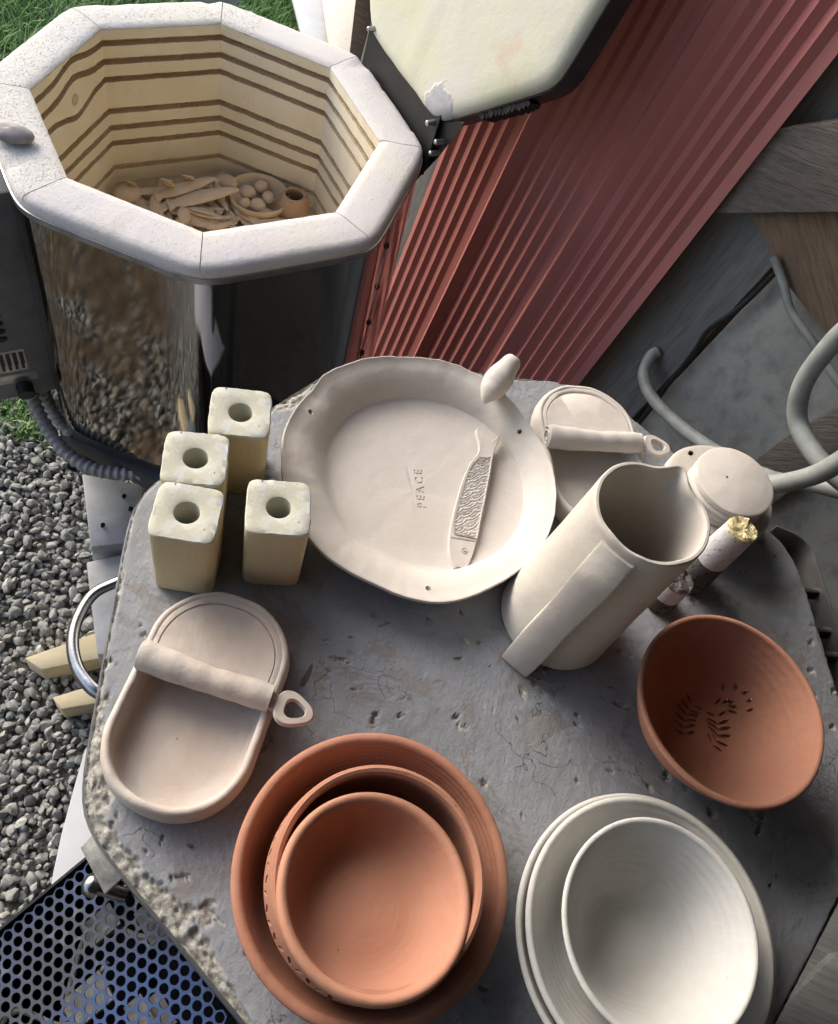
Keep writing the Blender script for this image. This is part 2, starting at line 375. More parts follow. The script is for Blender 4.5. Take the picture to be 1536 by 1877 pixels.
def ico(sub):
    bm = bmesh.new(); bmesh.ops.create_icosphere(bm, subdivisions=sub, radius=1)
    V = np.array([v.co for v in bm.verts]); F = np.array([[v.index for v in f.verts] for f in bm.faces]); bm.free(); return V, F
def gravel():
    V0, F0 = ico(2); nv = len(V0); T = []
    for k in range(12):
        d = np.array([mnoise.noise(Vector(v) * 1.1 + Vector((k * 7.3, 0, 0))) for v in V0])
        e = np.array([mnoise.noise(Vector(v) * 2.3 + Vector((0, k * 5.1, 0))) for v in V0])
        W = V0 * (1 + 0.42 * d + 0.18 * e)[:, None]
        # flatten a few facets so the stones look broken rather than blobby
        for _ in range(5):
            nrm = rng.normal(size=3); nrm /= np.linalg.norm(nrm); h = rng.uniform(0.55, 0.8); s = W @ nrm
            W = W - np.clip(s - h, 0, None)[:, None] * nrm
        T.append(W)
    pts = []
    def fill(x0, x1, y0, y1, sp, layer, size):
        for x in np.arange(x0, x1, sp):
            for y in np.arange(y0, y1, sp):
                pts.append((x + rng.uniform(-.5, .5) * sp, y + rng.uniform(-.5, .5) * sp, layer, size))
    fill(-1.75, -0.12, -0.35, 1.75, 0.0155, 0.0, 0.0108)
    fill(-1.75, -0.12, -0.35, 1.75, 0.025, 0.009, 0.0125)
    fill(-2.6, -1.75, 0.3, 2.4, 0.035, 0.004, 0.017)
    vs = []; fs = []; tone = []; c = 0
    for (x, y, l, sz) in pts:
        s = sz * rng.uniform(0.55, 1.35); sc = np.array([1.0, rng.uniform(.6, 1.0), rng.uniform(.5, .85)]) * s
        W = T[rng.integers(12)] * sc; q = rng.normal(size=4); q[1:3] *= 0.45; q /= np.linalg.norm(q); a, b, cc, d = q
        Rm = np.array([[1 - 2 * (cc * cc + d * d), 2 * (b * cc - a * d), 2 * (b * d + a * cc)], [2 * (b * cc + a * d), 1 - 2 * (b * b + d * d), 2 * (cc * d - a * b)], [2 * (b * d - a * cc), 2 * (cc * d + a * b), 1 - 2 * (b * b + cc * cc)]])
        W = W @ Rm.T + np.array([x, y, float(ground_z(np.array(x), np.array(y))) + l + 0.003])
        vs.append(W); fs.append(F0 + c); c += nv; tone.append(np.full(nv, np.clip(rng.normal(0.42, 0.22), 0, 1)))
    me = big_mesh('gravel', np.concatenate(vs), np.concatenate(fs))
    at_ = me.attributes.new('tone', 'FLOAT', 'POINT'); at_.data.foreach_set('value', np.concatenate(tone).astype(np.float32))
    o = link('gravel', me, MAT['gravel'], angle=35); tag(o, 'grey crushed stone gravel covering the yard left of the kilns', 'gravel', kind='stuff')
gravel()

def grass(name, regions, label):
    vs = []; fs = []; tone = []; c = 0
    for (cx, cy, rx, ry, n, h, w) in regions:
        for _ in range(n):
            x = cx + rx * rng.uniform(-1, 1); y = cy + ry * rng.uniform(-1, 1); z = float(ground_z(np.array(x), np.array(y)))
            a = rng.uniform(0, 6.28); L = h * rng.uniform(.5, 1.3); le = rng.uniform(.15, .9) * L; d = np.array([math.cos(a), math.sin(a)]); s = np.array([-d[1], d[0]]) * w * rng.uniform(.6, 1.3)
            for k, t in enumerate((0, .35, .7, 1)):
                p = np.array([x, y]) + d * le * t * t; ww = (1 - t) * s * .5 + s * .04; zz = z + L * (t - .25 * t * t)
                vs += [(p[0] - ww[0], p[1] - ww[1], zz), (p[0] + ww[0], p[1] + ww[1], zz)]
            for k in range(3): b = c + 2 * k; fs.append((b, b + 1, b + 3, b + 2))
            c += 8; tone += [np.clip(rng.normal(.5, .25), 0, 1)] * 8
    me = big_mesh(name, vs, fs); a_ = me.attributes.new('tone', 'FLOAT', 'POINT'); a_.data.foreach_set('value', np.array(tone, np.float32))
    o = link(name, me, MAT['grass'], angle=None); tag(o, label, 'grass', kind='stuff')
grass('grass', [(-2.0, 2.7, 0.9, 0.9, 26000, 0.11, 0.006), (-1.2, 3.6, 1.0, 0.6, 12000, 0.11, 0.007), (-3.6, 3.6, 1.0, 2.0, 14000, 0.14, 0.011), (-1.3, 5.2, 2.8, 1.0, 12000, 0.15, 0.013)],
      'sunlit green grass growing beyond the open kiln')
grass('grass', [(-1.13, 1.10, 0.13, 0.045, 330, 0.055, 0.006), (-1.0, 1.06, 0.10, 0.04, 160, 0.05, 0.006)], 'small tufts of green grass beside the control box foot')

# ================================================================== OPEN KILN
K1 = Vector((-0.6235, 1.275, 0)); ZK = 0.7724; A1 = R(203.412); RI = 0.31
def oct_r(phi, Rv, a0, pw=60.0):
    "polar radius of an octagon with vertices at a0 + k*45deg and soft corners"
    s = 0
    for k in range(8):
        c = math.cos(phi - a0 - math.pi / 8 - k * math.pi / 4)
        if c > 0: s += c ** pw
    return Rv * math.cos(math.pi / 8) * s ** (-1 / pw)
def oct_ring(Rv, z, a0, n=16, pw=60.0, sharp=False, jit=0.0, seed=0.0, joint=False):
    out = []; ts = [j / n for j in range(n)]
    if joint: ts = [0, .004, .02] + list(np.linspace(.06, .94, n - 5)) + [.98, .996]
    for k in range(8):
        for j in range(n):
            if sharp:
                p = Vector((math.cos(a0 + k * math.pi / 4), math.sin(a0 + k * math.pi / 4), 0)) * Rv
                q = Vector((math.cos(a0 + (k + 1) * math.pi / 4), math.sin(a0 + (k + 1) * math.pi / 4), 0)) * Rv
                v = p.lerp(q, ts[j])
            else:
                # same angular stations as the sharp ring so rings line up
                p = Vector((math.cos(a0 + k * math.pi / 4), math.sin(a0 + k * math.pi / 4), 0)); q = Vector((math.cos(a0 + (k + 1) * math.pi / 4), math.sin(a0 + (k + 1) * math.pi / 4), 0))
                d = p.lerp(q, ts[j]); phi = math.atan2(d.y, d.x); r = oct_r(phi, Rv, a0, pw); v = Vector((math.cos(phi) * r, math.sin(phi) * r, 0))
            if jit:
                w = mnoise.noise(Vector((v.x, v.y, seed)) * 38) * jit + mnoise.noise(Vector((v.x, v.y, seed + 4)) * 110) * jit * .6
                v = v * (1 + w / Rv)
            out.append((v.x, v.y, z))
    return out
kiln1 = empty('open_kiln', (K1.x, K1.y, -0.2), 'large open octagonal kiln with pale brick rim, shiny steel jacket and raised lid', 'kiln')
def kz(z): return z + 0.2
def build_kiln1():
    n = 24
    # --- rim: eight pale bricks meeting at mitres, one ring mesh, inner edge sharp, outer edge rounded
    rings = []
    for (Rv, z, pw, sh, ji) in ((RI + .0004, ZK - 0.006, 0, True, 0), (RI, ZK - 0.003, 0, True, .0008), (RI + .004, ZK, 0, True, .002), (RI + .02, ZK + .0008, 0, True, 0), (RI + .045, ZK + .0006, 200, False, .001), (RI + .076, ZK - .0003, 70, False, .001), (RI + .0865, ZK - .0025, 44, False, .0013), (RI + .0925, ZK - .008, 34, False, .001), (RI + .0945, ZK - .018, 30, False, 0), (RI + .0940, ZK - .040, 30, False, 0)):
        ring = oct_ring(Rv, z, A1, n, pw or 60, sh, ji, 2.0, True); rings.append(ring)
    V, F = loft(rings, False, False); nring = 8 * n
    # sunken joints at the eight mitres, and roughness on the bare bricks of the left side
    W = []
    for i, (x, y, z) in enumerate(V):
        j = i % nring; ri = i // nring
        dz = -0.004 if (j % n == 0 and 2 <= ri <= 6) else 0
        phi = (math.degrees(math.atan2(y, x)) - 203.4) % 360
        W.append((x, y, z + dz + (0.0012 * mnoise.noise(Vector((x, y, 1)) * 60) if 2 <= ri <= 8 else 0) - (.006 * max(0, mnoise.noise(Vector((x, y, 5)) * 22) - .35) * 3 if 5 <= ri <= 8 else 0)))
    me = mesh('rim', [(x, y, kz(z)) for x, y, z in W], F)
    rim = link('rim', me, MAT['rimbrick'], kiln1, angle=50)
    me.materials.append(MAT['rimsmooth'])
    for pl_ in me.polygons:
        c = pl_.center; ph = math.degrees(math.atan2(c.y, c.x)) % 360
        pl_.material_index = 0 if (100 < ph < 250) else 1
    # --- brick lining with heating element grooves; facet index from image-left clockwise
    grooves = [(0.024, .036), (0.060, .073), (0.097, .109), (0.166, .179), (0.204, .217), (0.241, .253), (0.300, .312)]
    depth = 0.345; nu = 40; VV = []; FF = []; MI = []
    for k in range(8):
        p = Vector((math.cos(A1 + k * math.pi / 4), math.sin(A1 + k * math.pi / 4), 0)) * RI
        q = Vector((math.cos(A1 + (k + 1) * math.pi / 4), math.sin(A1 + (k + 1) * math.pi / 4), 0)) * RI
        nrm = ((p + q) / 2).normalized(); wavy = (k == 7)
        rows = []; mats = []
        def zoff(gi, u):
            if not wavy: return 0
            b = math.exp(-((u - .45) / .2) ** 2)
            return {0: .016, 1: .019, 2: -.020}.get(gi, 0) * b
        prof = [(0.0045, 0, None, 0)]
        for gi, (a, b) in enumerate(grooves):
            d = .016 if gi < 6 else .008
            prof += [(a - .0006, 0, gi, 0), (a, .001, gi, 1), (a + .001, d, gi, 1), (b - .0015, d, gi, 1), (b, .0, gi, 0)]
        prof += [(0.141, 0, None, 0), (depth, 0, None, 0)]; prof.sort(key=lambda t: t[0])
        base = len(VV)
        for (dz, dep, gi, mi) in prof:
            for j in range(nu + 1):
                u = j / nu; s = p.lerp(q, u)
                e = 0.0012 * mnoise.noise(Vector((s.x * 50, s.y * 50, dz * 30))) if 0 < j < nu else 0
                z = ZK - dz + (zoff(gi, u) if gi is not None else 0) + (0.0012 * mnoise.noise(Vector((s.x * 90, s.y * 90, dz * 300 + k))) if gi is not None and 0 < j < nu else 0)
                sh = 1 + dep / (RI * math.cos(math.pi / 8))
                VV.append((s.x * sh + nrm.x * e, s.y * sh + nrm.y * e, kz(z)))
        for i in range(len(prof) - 1):
            for j in range(nu):
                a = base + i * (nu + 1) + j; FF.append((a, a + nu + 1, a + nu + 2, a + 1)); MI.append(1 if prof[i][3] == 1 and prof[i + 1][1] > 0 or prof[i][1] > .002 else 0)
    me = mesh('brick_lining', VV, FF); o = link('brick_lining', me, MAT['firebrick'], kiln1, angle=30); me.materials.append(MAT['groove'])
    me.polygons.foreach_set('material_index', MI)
    # peephole in the wavy facet
    k = 7; p = Vector((math.cos(A1 + k * math.pi / 4), math.sin(A1 + k * math.pi / 4), 0)) * RI; q = Vector((math.cos(A1), math.sin(A1), 0)) * RI
    s = p.lerp(q, .47); nrm = ((p + q) / 2).normalized()
    V, F = tube([s + nrm * .012 + Vector((0, 0, kz(ZK - .088))), s - nrm * .0012 + Vector((0, 0, kz(ZK - .088)))], .0115, 20)
    link('peephole_plug', mesh('peephole_plug', V, F), MAT['groove'], kiln1, angle=40)
    # floor
    V, F = loft([oct_ring(RI + .01, kz(ZK - .345), A1, 4, sharp=True), oct_ring(RI + .01, kz(ZK - .38), A1, 4, sharp=True)])
    link('kiln_floor', mesh('kiln_floor', V, F), MAT['groove'], kiln1, angle=30)
    # jacket
    rings = [oct_ring(RI + .0945, kz(z), A1, n, 30) for z in (ZK - .024, ZK - .028, ZK - .3, .165)]
    rings = [oct_ring(RI + .092, kz(ZK - .0245), A1, n, 30)] + rings + [oct_ring(RI + .05, kz(.165), A1, n, 30)]
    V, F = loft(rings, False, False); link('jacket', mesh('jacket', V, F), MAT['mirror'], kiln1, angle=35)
    # narrow band under the rim
    rings = [oct_ring(RI + a, kz(z), A1, n, 30) for a, z in ((.0950, ZK - .022), (.0972, ZK - .0225), (.0972, ZK - .034), (.0955, ZK - .035))]
    V, F = loft(rings, False, False); link('rim_band', mesh('rim_band', V, F), MAT['steel'], kiln1, angle=30)
    # stand below
    rings = [oct_ring(Rv, kz(z), A1, n, 80) for Rv, z in ((.34, .165), (.395, .164), (.400, .158), (.400, .095), (.39, .09))]
    V, F = loft(rings, False, True); st = link('stand', mesh('stand', V, F), MAT['darkmetal'], kiln1, angle=30)
    for a in (45, 135, 225, 315):
        V, F = boxvf((.34 * math.cos(R(a)), .34 * math.sin(R(a)), kz(-.06)), Vector((.03, 0, 0)), Vector((0, .03, 0)), Vector((0, 0, .15)))
        link('leg', bevelled('leg', V, F, .003), MAT['darkmetal'], st)
def jacket_seam():
    "riveted vertical seam on the right face of the jacket"
    a = A1 + R(157.5); n_ = Vector((math.cos(a), math.sin(a), 0)); d0 = (RI + .0945) * math.cos(math.pi / 8)
    def on(px, py, out=0):
        q = fw * FPX + rr * (px - 768) - uu * (py - 938.5); O = Vector((0, 0, H0)); t = (d0 + out - (O - K1).dot(n_)) / q.dot(n_); return O + q * t - K1 + Vector((0, 0, .2))
    tt = Vector((-n_.y, n_.x, 0)); top = on(727, 364); y0 = top.dot(tt); base = n_ * d0 + tt * y0
    P = [base + tt * s + n_ * -.002 + Vector((0, 0, z)) for s, z in ((-.001, kz(.17)), (.040, kz(.17)), (.040, kz(ZK - .04)), (-.001, kz(ZK - .04)))]
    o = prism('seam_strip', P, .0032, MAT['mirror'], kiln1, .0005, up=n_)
    for py in (458, 537, 606, 664):
        c = on(727 - (py - 364) * .244, py); c = base + tt * .006 + Vector((0, 0, c.z)); V, F = tube([c - n_ * .002, c + n_ * .003, c + n_ * .005], lambda t: .0062 if t < .9 else .003, 14)
        link('rivet', mesh('rivet', V, F), MAT['black'], o, angle=50)
build_kiln1()
jacket_seam()
def base_plate():
    P = [at(x, y, .135) - K1 + Vector((0, 0, .2)) for x, y in ((126, 797), (286, 884), (620, 1010), (640, 820), (300, 780))]
    prism('base_plate', P, .055, MAT['darkmetal'], kiln1, .002)
base_plate()

def kiln1_box():
    # control box on the far left face, its louvred side towards the camera
    t = Vector((-math.sin(R(225)), math.cos(R(225)), 0))   # tangential
    o_ = Vector((math.cos(R(225)), math.sin(R(225)), 0)); t = Vector((-o_.y, o_.x, 0)); t = -t if t.x > 0 else t
    c0 = Vector((-0.833, 0.962, 0)) - K1
    W, D, zb, zt = .26, .20, .20, .715
    c = c0 + o_ * (D / 2 - .01) + t * W / 2; c.z = kz((zb + zt) / 2)
    b = box('control_box', c, (D, W, zt - zb), MAT['boxgrey'], kiln1, ax=(o_, t, Vector((0, 0, 1))), bevel=.006)
    side = lambda u, z, out=0: c0 + o_ * u - t * out + Vector((0, 0, kz(z)))
    parts = []
    for i in range(13):
        z = .64 - i * .0215
        pts = catmull([side(.115, z, -.001), side(.06, z, -.001), side(.048, z - .0, -.001)], 4)
        parts.append(tube([side(.17, z, 0), side(.12, z, 0), side(.075, z, 0), side(.068, z, 0)], lambda s: .0062 * (1 if s < .9 else .6), 10))
    V, F = join(parts); link('louvres', mesh('louvres', V, F), MAT['black'], b, angle=40)
    prism('label', [side(.045, .345, .0006), side(.115, .345, .0006), side(.115, .285, .0006), side(.045, .285, .0006)], .001, MAT['labelpaper'], b, 0, up=t)
    bars = []
    for i in range(5):
        u = .052 + i * .0125
        bars.append(boxvf(side(u, .322, .0018), o_ * .004, t * .0006, Vector((0, 0, .017))))
        bars.append(boxvf(side(u + .001, .297, .0018), o_ * .003, t * .0006, Vector((0, 0, .006))))
    V, F = join(bars); link('label_print', mesh('label_print', V, F), MAT['black'], b, smooth=False)
    prism('badge', [side(.030, .275, .0006), side(.118, .275, .0006), side(.118, .250, .0006), side(.030, .250, .0006)], .0015, MAT['steel'], b, .0004, up=t)
    V, F = tube([side(.062, .235, -.01), side(.062, .228, .022)], .017, 20); link('conduit_fitting', mesh('conduit_fitting', V, F), MAT['black'], b)
kiln1_box()

# conduit: ribbed hose leaving the box, dipping to the ground and passing under the kilns
def ribbed(pts, r, pitch):
    P = catmull(pts, 60); L = [0]
    for a, b in zip(P, P[1:]): L.append(L[-1] + (b - a).length)
    tot = L[-1]; N = int(tot / pitch * 8); out = []; k = 0
    for i in range(N + 1):
        s = tot * i / N
        while k < len(L) - 2 and L[k + 1] < s: k += 1
        f = (s - L[k]) / max(L[k + 1] - L[k], 1e-9); out.append(P[k].lerp(P[k + 1], f))
    return tube(out, lambda t: r * (1 + .15 * math.cos(2 * math.pi * t * tot / pitch)), 16)
con = [at(30, 648, .235), at(48, 690, .20), at(66, 745, .16), at(92, 795, .13), at(130, 838, .115), at(180, 862, .11), at(240, 868, .11), at(310, 866, .11), at(430, 850, .10)]
V, F = ribbed(con, .0142, .0158); me = mesh('conduit', V, F); o = link('flexible_conduit', me, MAT['conduit'], angle=60)
tag(o, 'thick ribbed grey conduit looping from the control box over the gravel', 'conduit')
con = [at(70, 690, .20), at(86, 735, .13), at(108, 770, .08), at(140, 795, .05), at(230, 810, .02)]
V, F = ribbed(con, .0142, .0158); o = link('flexible_conduit', mesh('conduit', V, F), MAT['conduit'], angle=60)
tag(o, 'second ribbed conduit tucked behind the front one, running under the open kiln', 'conduit')

# ---- lid of the open kiln, hinged on the face towards the red sheets
def hp_(px, py, d):
    q = (fw * FPX + rr * (px - 768) - uu * (py - 938.5)); n_ = Vector((-.642, -.765, -.043)); return Vector((0, 0, H0)) + q * (d / q.dot(n_))
def kiln1_lid():
    beta, zh, Rr, th = 0.2733, 0.8192, 0.391, 0.062
    a = R(45.9); o_ = Vector((math.cos(a), math.sin(a), 0)); t = Vector((math.sin(a), -math.cos(a), 0))
    hc = K1 + o_ * (.40 * math.cos(math.pi / 8) + .0016); hc.z = zh
    up = Vector((0, 0, 1)) * math.cos(beta) + o_ * math.sin(beta); nb = up.cross(t); nb = nb if nb.dot(o_) > 0 else -nb   # nb points to the back
    ctr = hc + up * Rr * math.cos(math.pi / 8)
    def ring(Rv, dep, pw=40, jit=0):
        out = []
        for k in range(8 * 24):
            phi = math.pi / 8 + 2 * math.pi * k / (8 * 24); r = oct_r(phi, Rv, math.pi / 8, pw)
            p = ctr + (t * math.cos(phi) + up * math.sin(phi)) * r + nb * dep
            if jit: p += nb * jit * mnoise.noise(p * 25)
            out.append(p - K1 + Vector((0, 0, .2)))
        return out
    rings = [ring(Rr * f, d, 40, .0015) for f, d in ((.02, 0), (.3, 0), (.6, 0), (.85, 0), (.93, .001), (.965, .004), (.985, .010), (.992, .02), (.992, th))] + [ring(.3, th), ring(.02, th)]
    V, F = loft(rings)
    # broken front corner of the lid brick
    cp = ctr + (t * math.cos(-3 * math.pi / 8 + 0) + up * math.sin(-3 * math.pi / 8)) * Rr * .93 - K1 + Vector((0, 0, .2))
    lid = link('lid', mesh('lid', V, F), lidmat(), kiln1, angle=50)
    cc = ctr + (t * math.cos(R(-67.5)) + up * math.sin(R(-67.5))) * Rr * .93 + t * .004 - K1 + Vector((0, 0, .2))
    patch_on_lid(lid.data.materials[0], cc)
    # dark steel band
    rings = [ring(Rr, d, 40) for d in (.018, .019, th - .002)] ; rings = [ring(Rr * .991, .0185, 40)] + rings + [ring(Rr * .97, th + .001, 40)]
    V, F = loft(rings, False, False); link('lid_band', mesh('lid_band', V, F), MAT['darkmetal'], lid, angle=30)
    # ragged dark strap under the lid, towards the camera
    pts = [ctr + (t * math.cos(R(x)) + up * math.sin(R(x))) * (oct_r(R(x), Rr, math.pi / 8, 40) + .004) + nb * .035 - K1 + Vector((0, 0, .2)) for x in np.linspace(-50, -33, 14)]
    parts = [boxvf(p, up.cross(nb) * .007, up * (.004 + .006 * abs(mnoise.noise(p * 60))), nb * (.012 + .01 * abs(mnoise.noise(p * 90)))) for p in pts]
    V, F = join(parts); link('burnt_gasket', mesh('burnt_gasket', V, F), MAT['black'], lid, smooth=False)
    # hinge plate between rim and lid
    hw = .40 * math.sin(math.pi / 8)
    off = Vector((0, 0, .2)) - K1
    lo = [K1 + o_ * (.40 * math.cos(math.pi / 8) + .005) + t * s * hw for s in (-1.0, 1.02)]
    for v in lo: v.z = ZK - .06
    hi = [hc + o_ * .012 + t * s * hw for s in (-1.0, 1.02)]
    for v in hi: v.z = zh + .03
    hg = prism('hinge_plate', [lo[0] + off, lo[1] + off, hi[1] + off, hi[0] + off], .003, MAT['black'], kiln1, 0, up=o_)
    # pale support arm and side gussets
    P = [hp_(x, y, -.925) for x, y in ((766, 190), (790, 214), (768, 268), (745, 240))]
    prism('support_arm', [p + off for p in P], .004, MAT['whiteboard'], kiln1, 0, up=(0, 1, 0))
    P = [hp_(x, y, -.915) for x, y in ((782, 214), (800, 222), (850, 226), (838, 246), (800, 292), (764, 330), (742, 352), (760, 262))]
    prism('gusset', [p + off for p in P], .006, MAT['black'], kiln1, 0, up=(0, 1, 0))
    bolts = []
    for (s, z) in ((-.85, .03), (.93, .01), (1.13, -.01), (1.08, -.04)):
        c = hc + t * hw * s + off + Vector((0, 0, z - .012)) + o_ * (.004 if s < 1 else .012)
        V, F = tube([c + o_ * .012, c - o_ * .010, c - o_ * .012], lambda q: .0055 if q < .9 else .003, 10); bolts.append((V, F))
    for v_, f_ in bolts: link('bolt', mesh('bolt', v_, f_), MAT['steel'], hg)
def patch_on_lid(m, c):
    "grey mortar repair around point c on the lid's lowest corner"
    n = m.node_tree; p = n.nodes['Principled BSDF']; tc = n.nodes.new('ShaderNodeTexCoord').outputs['Object']
    wn = n.nodes.new('ShaderNodeTexNoise'); wn.inputs['Scale'].default_value = 38; wn.inputs['Detail'].default_value = 5; n.links.new(tc, wn.inputs['Vector'])
    v = mix(n, .045, tc, wn.outputs['Color'], 'ADD'); d = n.nodes.new('ShaderNodeVectorMath'); d.operation = 'DISTANCE'; n.links.new(v, d.inputs[0]); d.inputs[1].default_value = (c.x + .022, c.y + .022, c.z + .022)
    k = ramp(n, d.outputs['Value'], [(.040, 1), (.047, 0)]); old = p.inputs['Base Color'].links[0].from_socket
    g = mix(n, noise_node(n, 90, 4, coord=tc), (.34, .34, .36), (.52, .52, .54)); n.links.new(mix(n, k, old, g), p.inputs['Base Color'])
    ob = p.inputs['Normal'].links[0].from_socket; bump(n, p, k, .6, .004, ob)
def lidmat():
    m, n, p = new_mat('stained kiln lid brick')
    tc = n.nodes.new('ShaderNodeTexCoord').outputs['Object']
    big = noise_node(n, 5, 6, .6, coord=tc, dist=.4)
    c = mix(n, ramp(n, big, [(.4, 0), (.6, 1)]), (.60, .61, .46), (.62, .60, .54))
    c = mix(n, ramp(n, noise_node(n, 8, 4, .6, coord=tc), [(.60, 0), (.72, .55)]), c, (.62, .42, .28))
    c = mix(n, ramp(n, noise_node(n, 300, 2, coord=tc), [(.74, 0), (.76, 1)]), c, (.30, .24, .16))
    n.links.new(c, p.inputs['Base Color']); p.inputs['Roughness'].default_value = .9; p.inputs['Specular IOR Level'].default_value = .2
    b = bump(n, p, noise_node(n, 30, 5, .7), .35, .003); bump(n, p, noise_node(n, 400, 3), .3, .001, b); return m
kiln1_lid()

# ---- pottery drying on the kiln floor
FZ = ZK - .345
def kf(px, py, h=0.0): return at(px, py, FZ + h)
def fish_mesh(L, Wd, th=.006, fork=.35, nseg=18, bend=0.0):
    "flat leaf-shaped clay fish along +X with a forked tail"
    rings = []
    for i in range(nseg + 1):
        t = i / nseg; x = t * L
        w = Wd * .5 * (math.sin(math.pi * min(1, (t * .80 + .06))) ** .8) if t < .86 else Wd * .5 * (.36 + (t - .86) / .14 * fork * 2)
        w = max(w, .0012); h = th * (.55 + .45 * math.sin(math.pi * min(t * 1.02, 1)))
        if t < .03: h *= .5
        z0 = bend * (t - .5) ** 2 * 4
        rings.append([(x, w * math.cos(a), z0 + h * (.5 + .5 * math.sin(a))) for a in [2 * math.pi * k / 12 for k in range(12)]])
    return loft(rings)
def place_fish(name, a, b, wd, label, group=None, th=.006, mat='brown_clay', tilt=None, z2=None):
    a = Vector(a); b = Vector(b); L = (b - a).length; V, F = fish_mesh(L, wd, th, bend=random.uniform(-.002, .008))
    me = mesh(name, V, F); o = link(name, me, MAT[mat], angle=60); x = (b - a).normalized(); z = Vector((random.uniform(-.3, .3), random.uniform(-.3, .3), 1)) if tilt is None else Vector(tilt)
    y = z.cross(x).normalized(); z = x.cross(y); m = Matrix((x, y, z)).transposed().to_4x4(); m.translation = a; o.matrix_world = m
    tag(o, label, 'clay fish', group); return o
place_fish('clay_fish', kf(396, 329, .06), kf(285, 364, .035), .032, 'upper of the two big leaf-shaped clay fish on the kiln floor heap', th=.012, tilt=(0, -.2, 1))
place_fish('clay_fish', kf(438, 348, .058), kf(308, 378, .035), .034, 'longest clay fish, lying nearest the bowl of eggs in the kiln', th=.012, tilt=(0, -.25, 1))
gl = ('small unfired clay fish in the jumbled heap on the kiln floor', 'heap of small clay fish inside the open kiln')
fl_ = []
for i in range(62):
    cx, cy = random.uniform(225, 470), random.uniform(334, 425)
    if cy > 322 + (cx - 180) * .40 + 22: cy = 340 + random.random() * 20 + max(0, cx - 260) * .28
    if cx > 405 and cy < 372: cy = 385 + random.random() * 30
    h = .008 + .022 * random.random(); ang = random.uniform(-.9, .5) if random.random() < .7 else random.uniform(-3, 3)
    p = kf(cx, cy, h)
    d = p.xy - K1.xy
    if d.length > .235: p.xy = K1.xy + d * (.235 / d.length)
    L = random.uniform(.055, .10); q = p + Vector((math.cos(ang + .2) * L, math.sin(ang + .2) * L, random.uniform(-.004, .014)))
    d = q.xy - K1.xy
    if d.length > .265: q.xy = K1.xy + d * (.265 / d.length)
    fl_.append((p, q))
proto = None
for i, (p, q) in enumerate(fl_):
    if proto is None or i % 11 == 0: proto = place_fish('clay_fish', p, q, random.uniform(.014, .024), gl[0], gl[1], th=.008); pl_len = (q - p).length
    else:
        o = proto.copy(); COL.objects.link(o); x = (q - p).normalized(); z = Vector((random.uniform(-.5, .5), random.uniform(-.5, .5), 1)); y = z.cross(x).normalized(); z = x.cross(y)
        s = (q - p).length / pl_len; m = Matrix((x * s, y * s * random.uniform(.7, 1.3), z * s)).transposed().to_4x4(); m.translation = p; o.matrix_world = m
# upright fins leaning on the back wall
for (a, b, lb) in (((345, 318), (352, 340), 'clay fish standing on edge behind the big clay fish'), ((306, 330), (318, 346), 'narrow clay fish leaning up at the back of the heap')):
    place_fish('clay_fish', kf(*b, .02), kf(*a, .085), .026, lb, th=.006, tilt=(.3, -1, .2))
place_fish('clay_fish', kf(246, 345, .015), kf(240, 330, .06), .022, 'small clay fish poking up at the left end of the heap', th=.006, tilt=(.3, -1, .2))
# bowl with egg-shaped clay balls
bc = kf(474, 362, .035); bc.z = FZ
prof = [(.0005, .012), (.035, .012), (.052, .020), (.061, .034), (.0655, .047), (.0675, .0485), (.069, .047), (.066, .034), (.055, .012), (.040, .001), (.0005, .0)]
V, F = loft(revolve(prof, 64, .02, 2)); o = link('egg_bowl', mesh('egg_bowl', V, F), MAT['brown_clay'], angle=60); o.location = bc
tag(o, 'round brown clay bowl holding clay eggs inside the open kiln', 'bowl')
for k, (px, py, r) in enumerate(((454, 353, .0195), (479, 342, .0175), (492, 362, .0165), (473, 376, .0185), (449, 372, .014))):
    rg = []
    for i in range(13):
        th_ = math.pi * i / 12; rg.append([(math.sin(th_) * r * math.cos(a), math.sin(th_) * r * math.sin(a) * .9, -math.cos(th_) * r * .8) for a in [2 * math.pi * j / 20 for j in range(20)]])
    rg[0] = [(x * .01, y * .01, z) for x, y, z in rg[1]]; rg[-1] = [(x * .01, y * .01, z) for x, y, z in rg[-2]]
    V, F = loft(rg); o = link('clay_egg', mesh('clay_egg', V, F), MAT['brown_clay'], angle=80); p = at(px, py, FZ + .034); o.location = p; o.rotation_euler = (0, 0, k)
    tag(o, 'smooth clay egg lying in the bowl inside the kiln', 'clay egg', 'clay eggs in the kiln bowl')
for k, (px, py, r, h, lb) in enumerate(((417, 335, .020, .03, 'larger clay egg lying behind the egg bowl'), (476, 401, .016, .012, 'clay egg lying loose in front of the egg bowl'), (500, 396, .014, .01, 'smaller loose clay egg between the egg bowl and the clay disc'), (235, 356, .026, .015, 'rounded lump of clay at the left end of the fish heap'), (391, 408, .02, .01, 'lump of clay behind the near edge of the kiln rim'))):
    rg = []
    for i in range(13):
        th_ = math.pi * i / 12; s_ = max(math.sin(th_), .01); rg.append([(s_ * r * 1.25 * math.cos(a), s_ * r * math.sin(a), -math.cos(th_) * r * .75) for a in [2 * math.pi * j / 20 for j in range(20)]])
    V, F = loft(rg); o = link('clay_egg', mesh('clay_egg', V, F), MAT['brown_clay'], angle=80); o.location = at(px, py, FZ + h + .008); o.rotation_euler = (.2, 0, k * 1.3); tag(o, lb, 'clay egg')
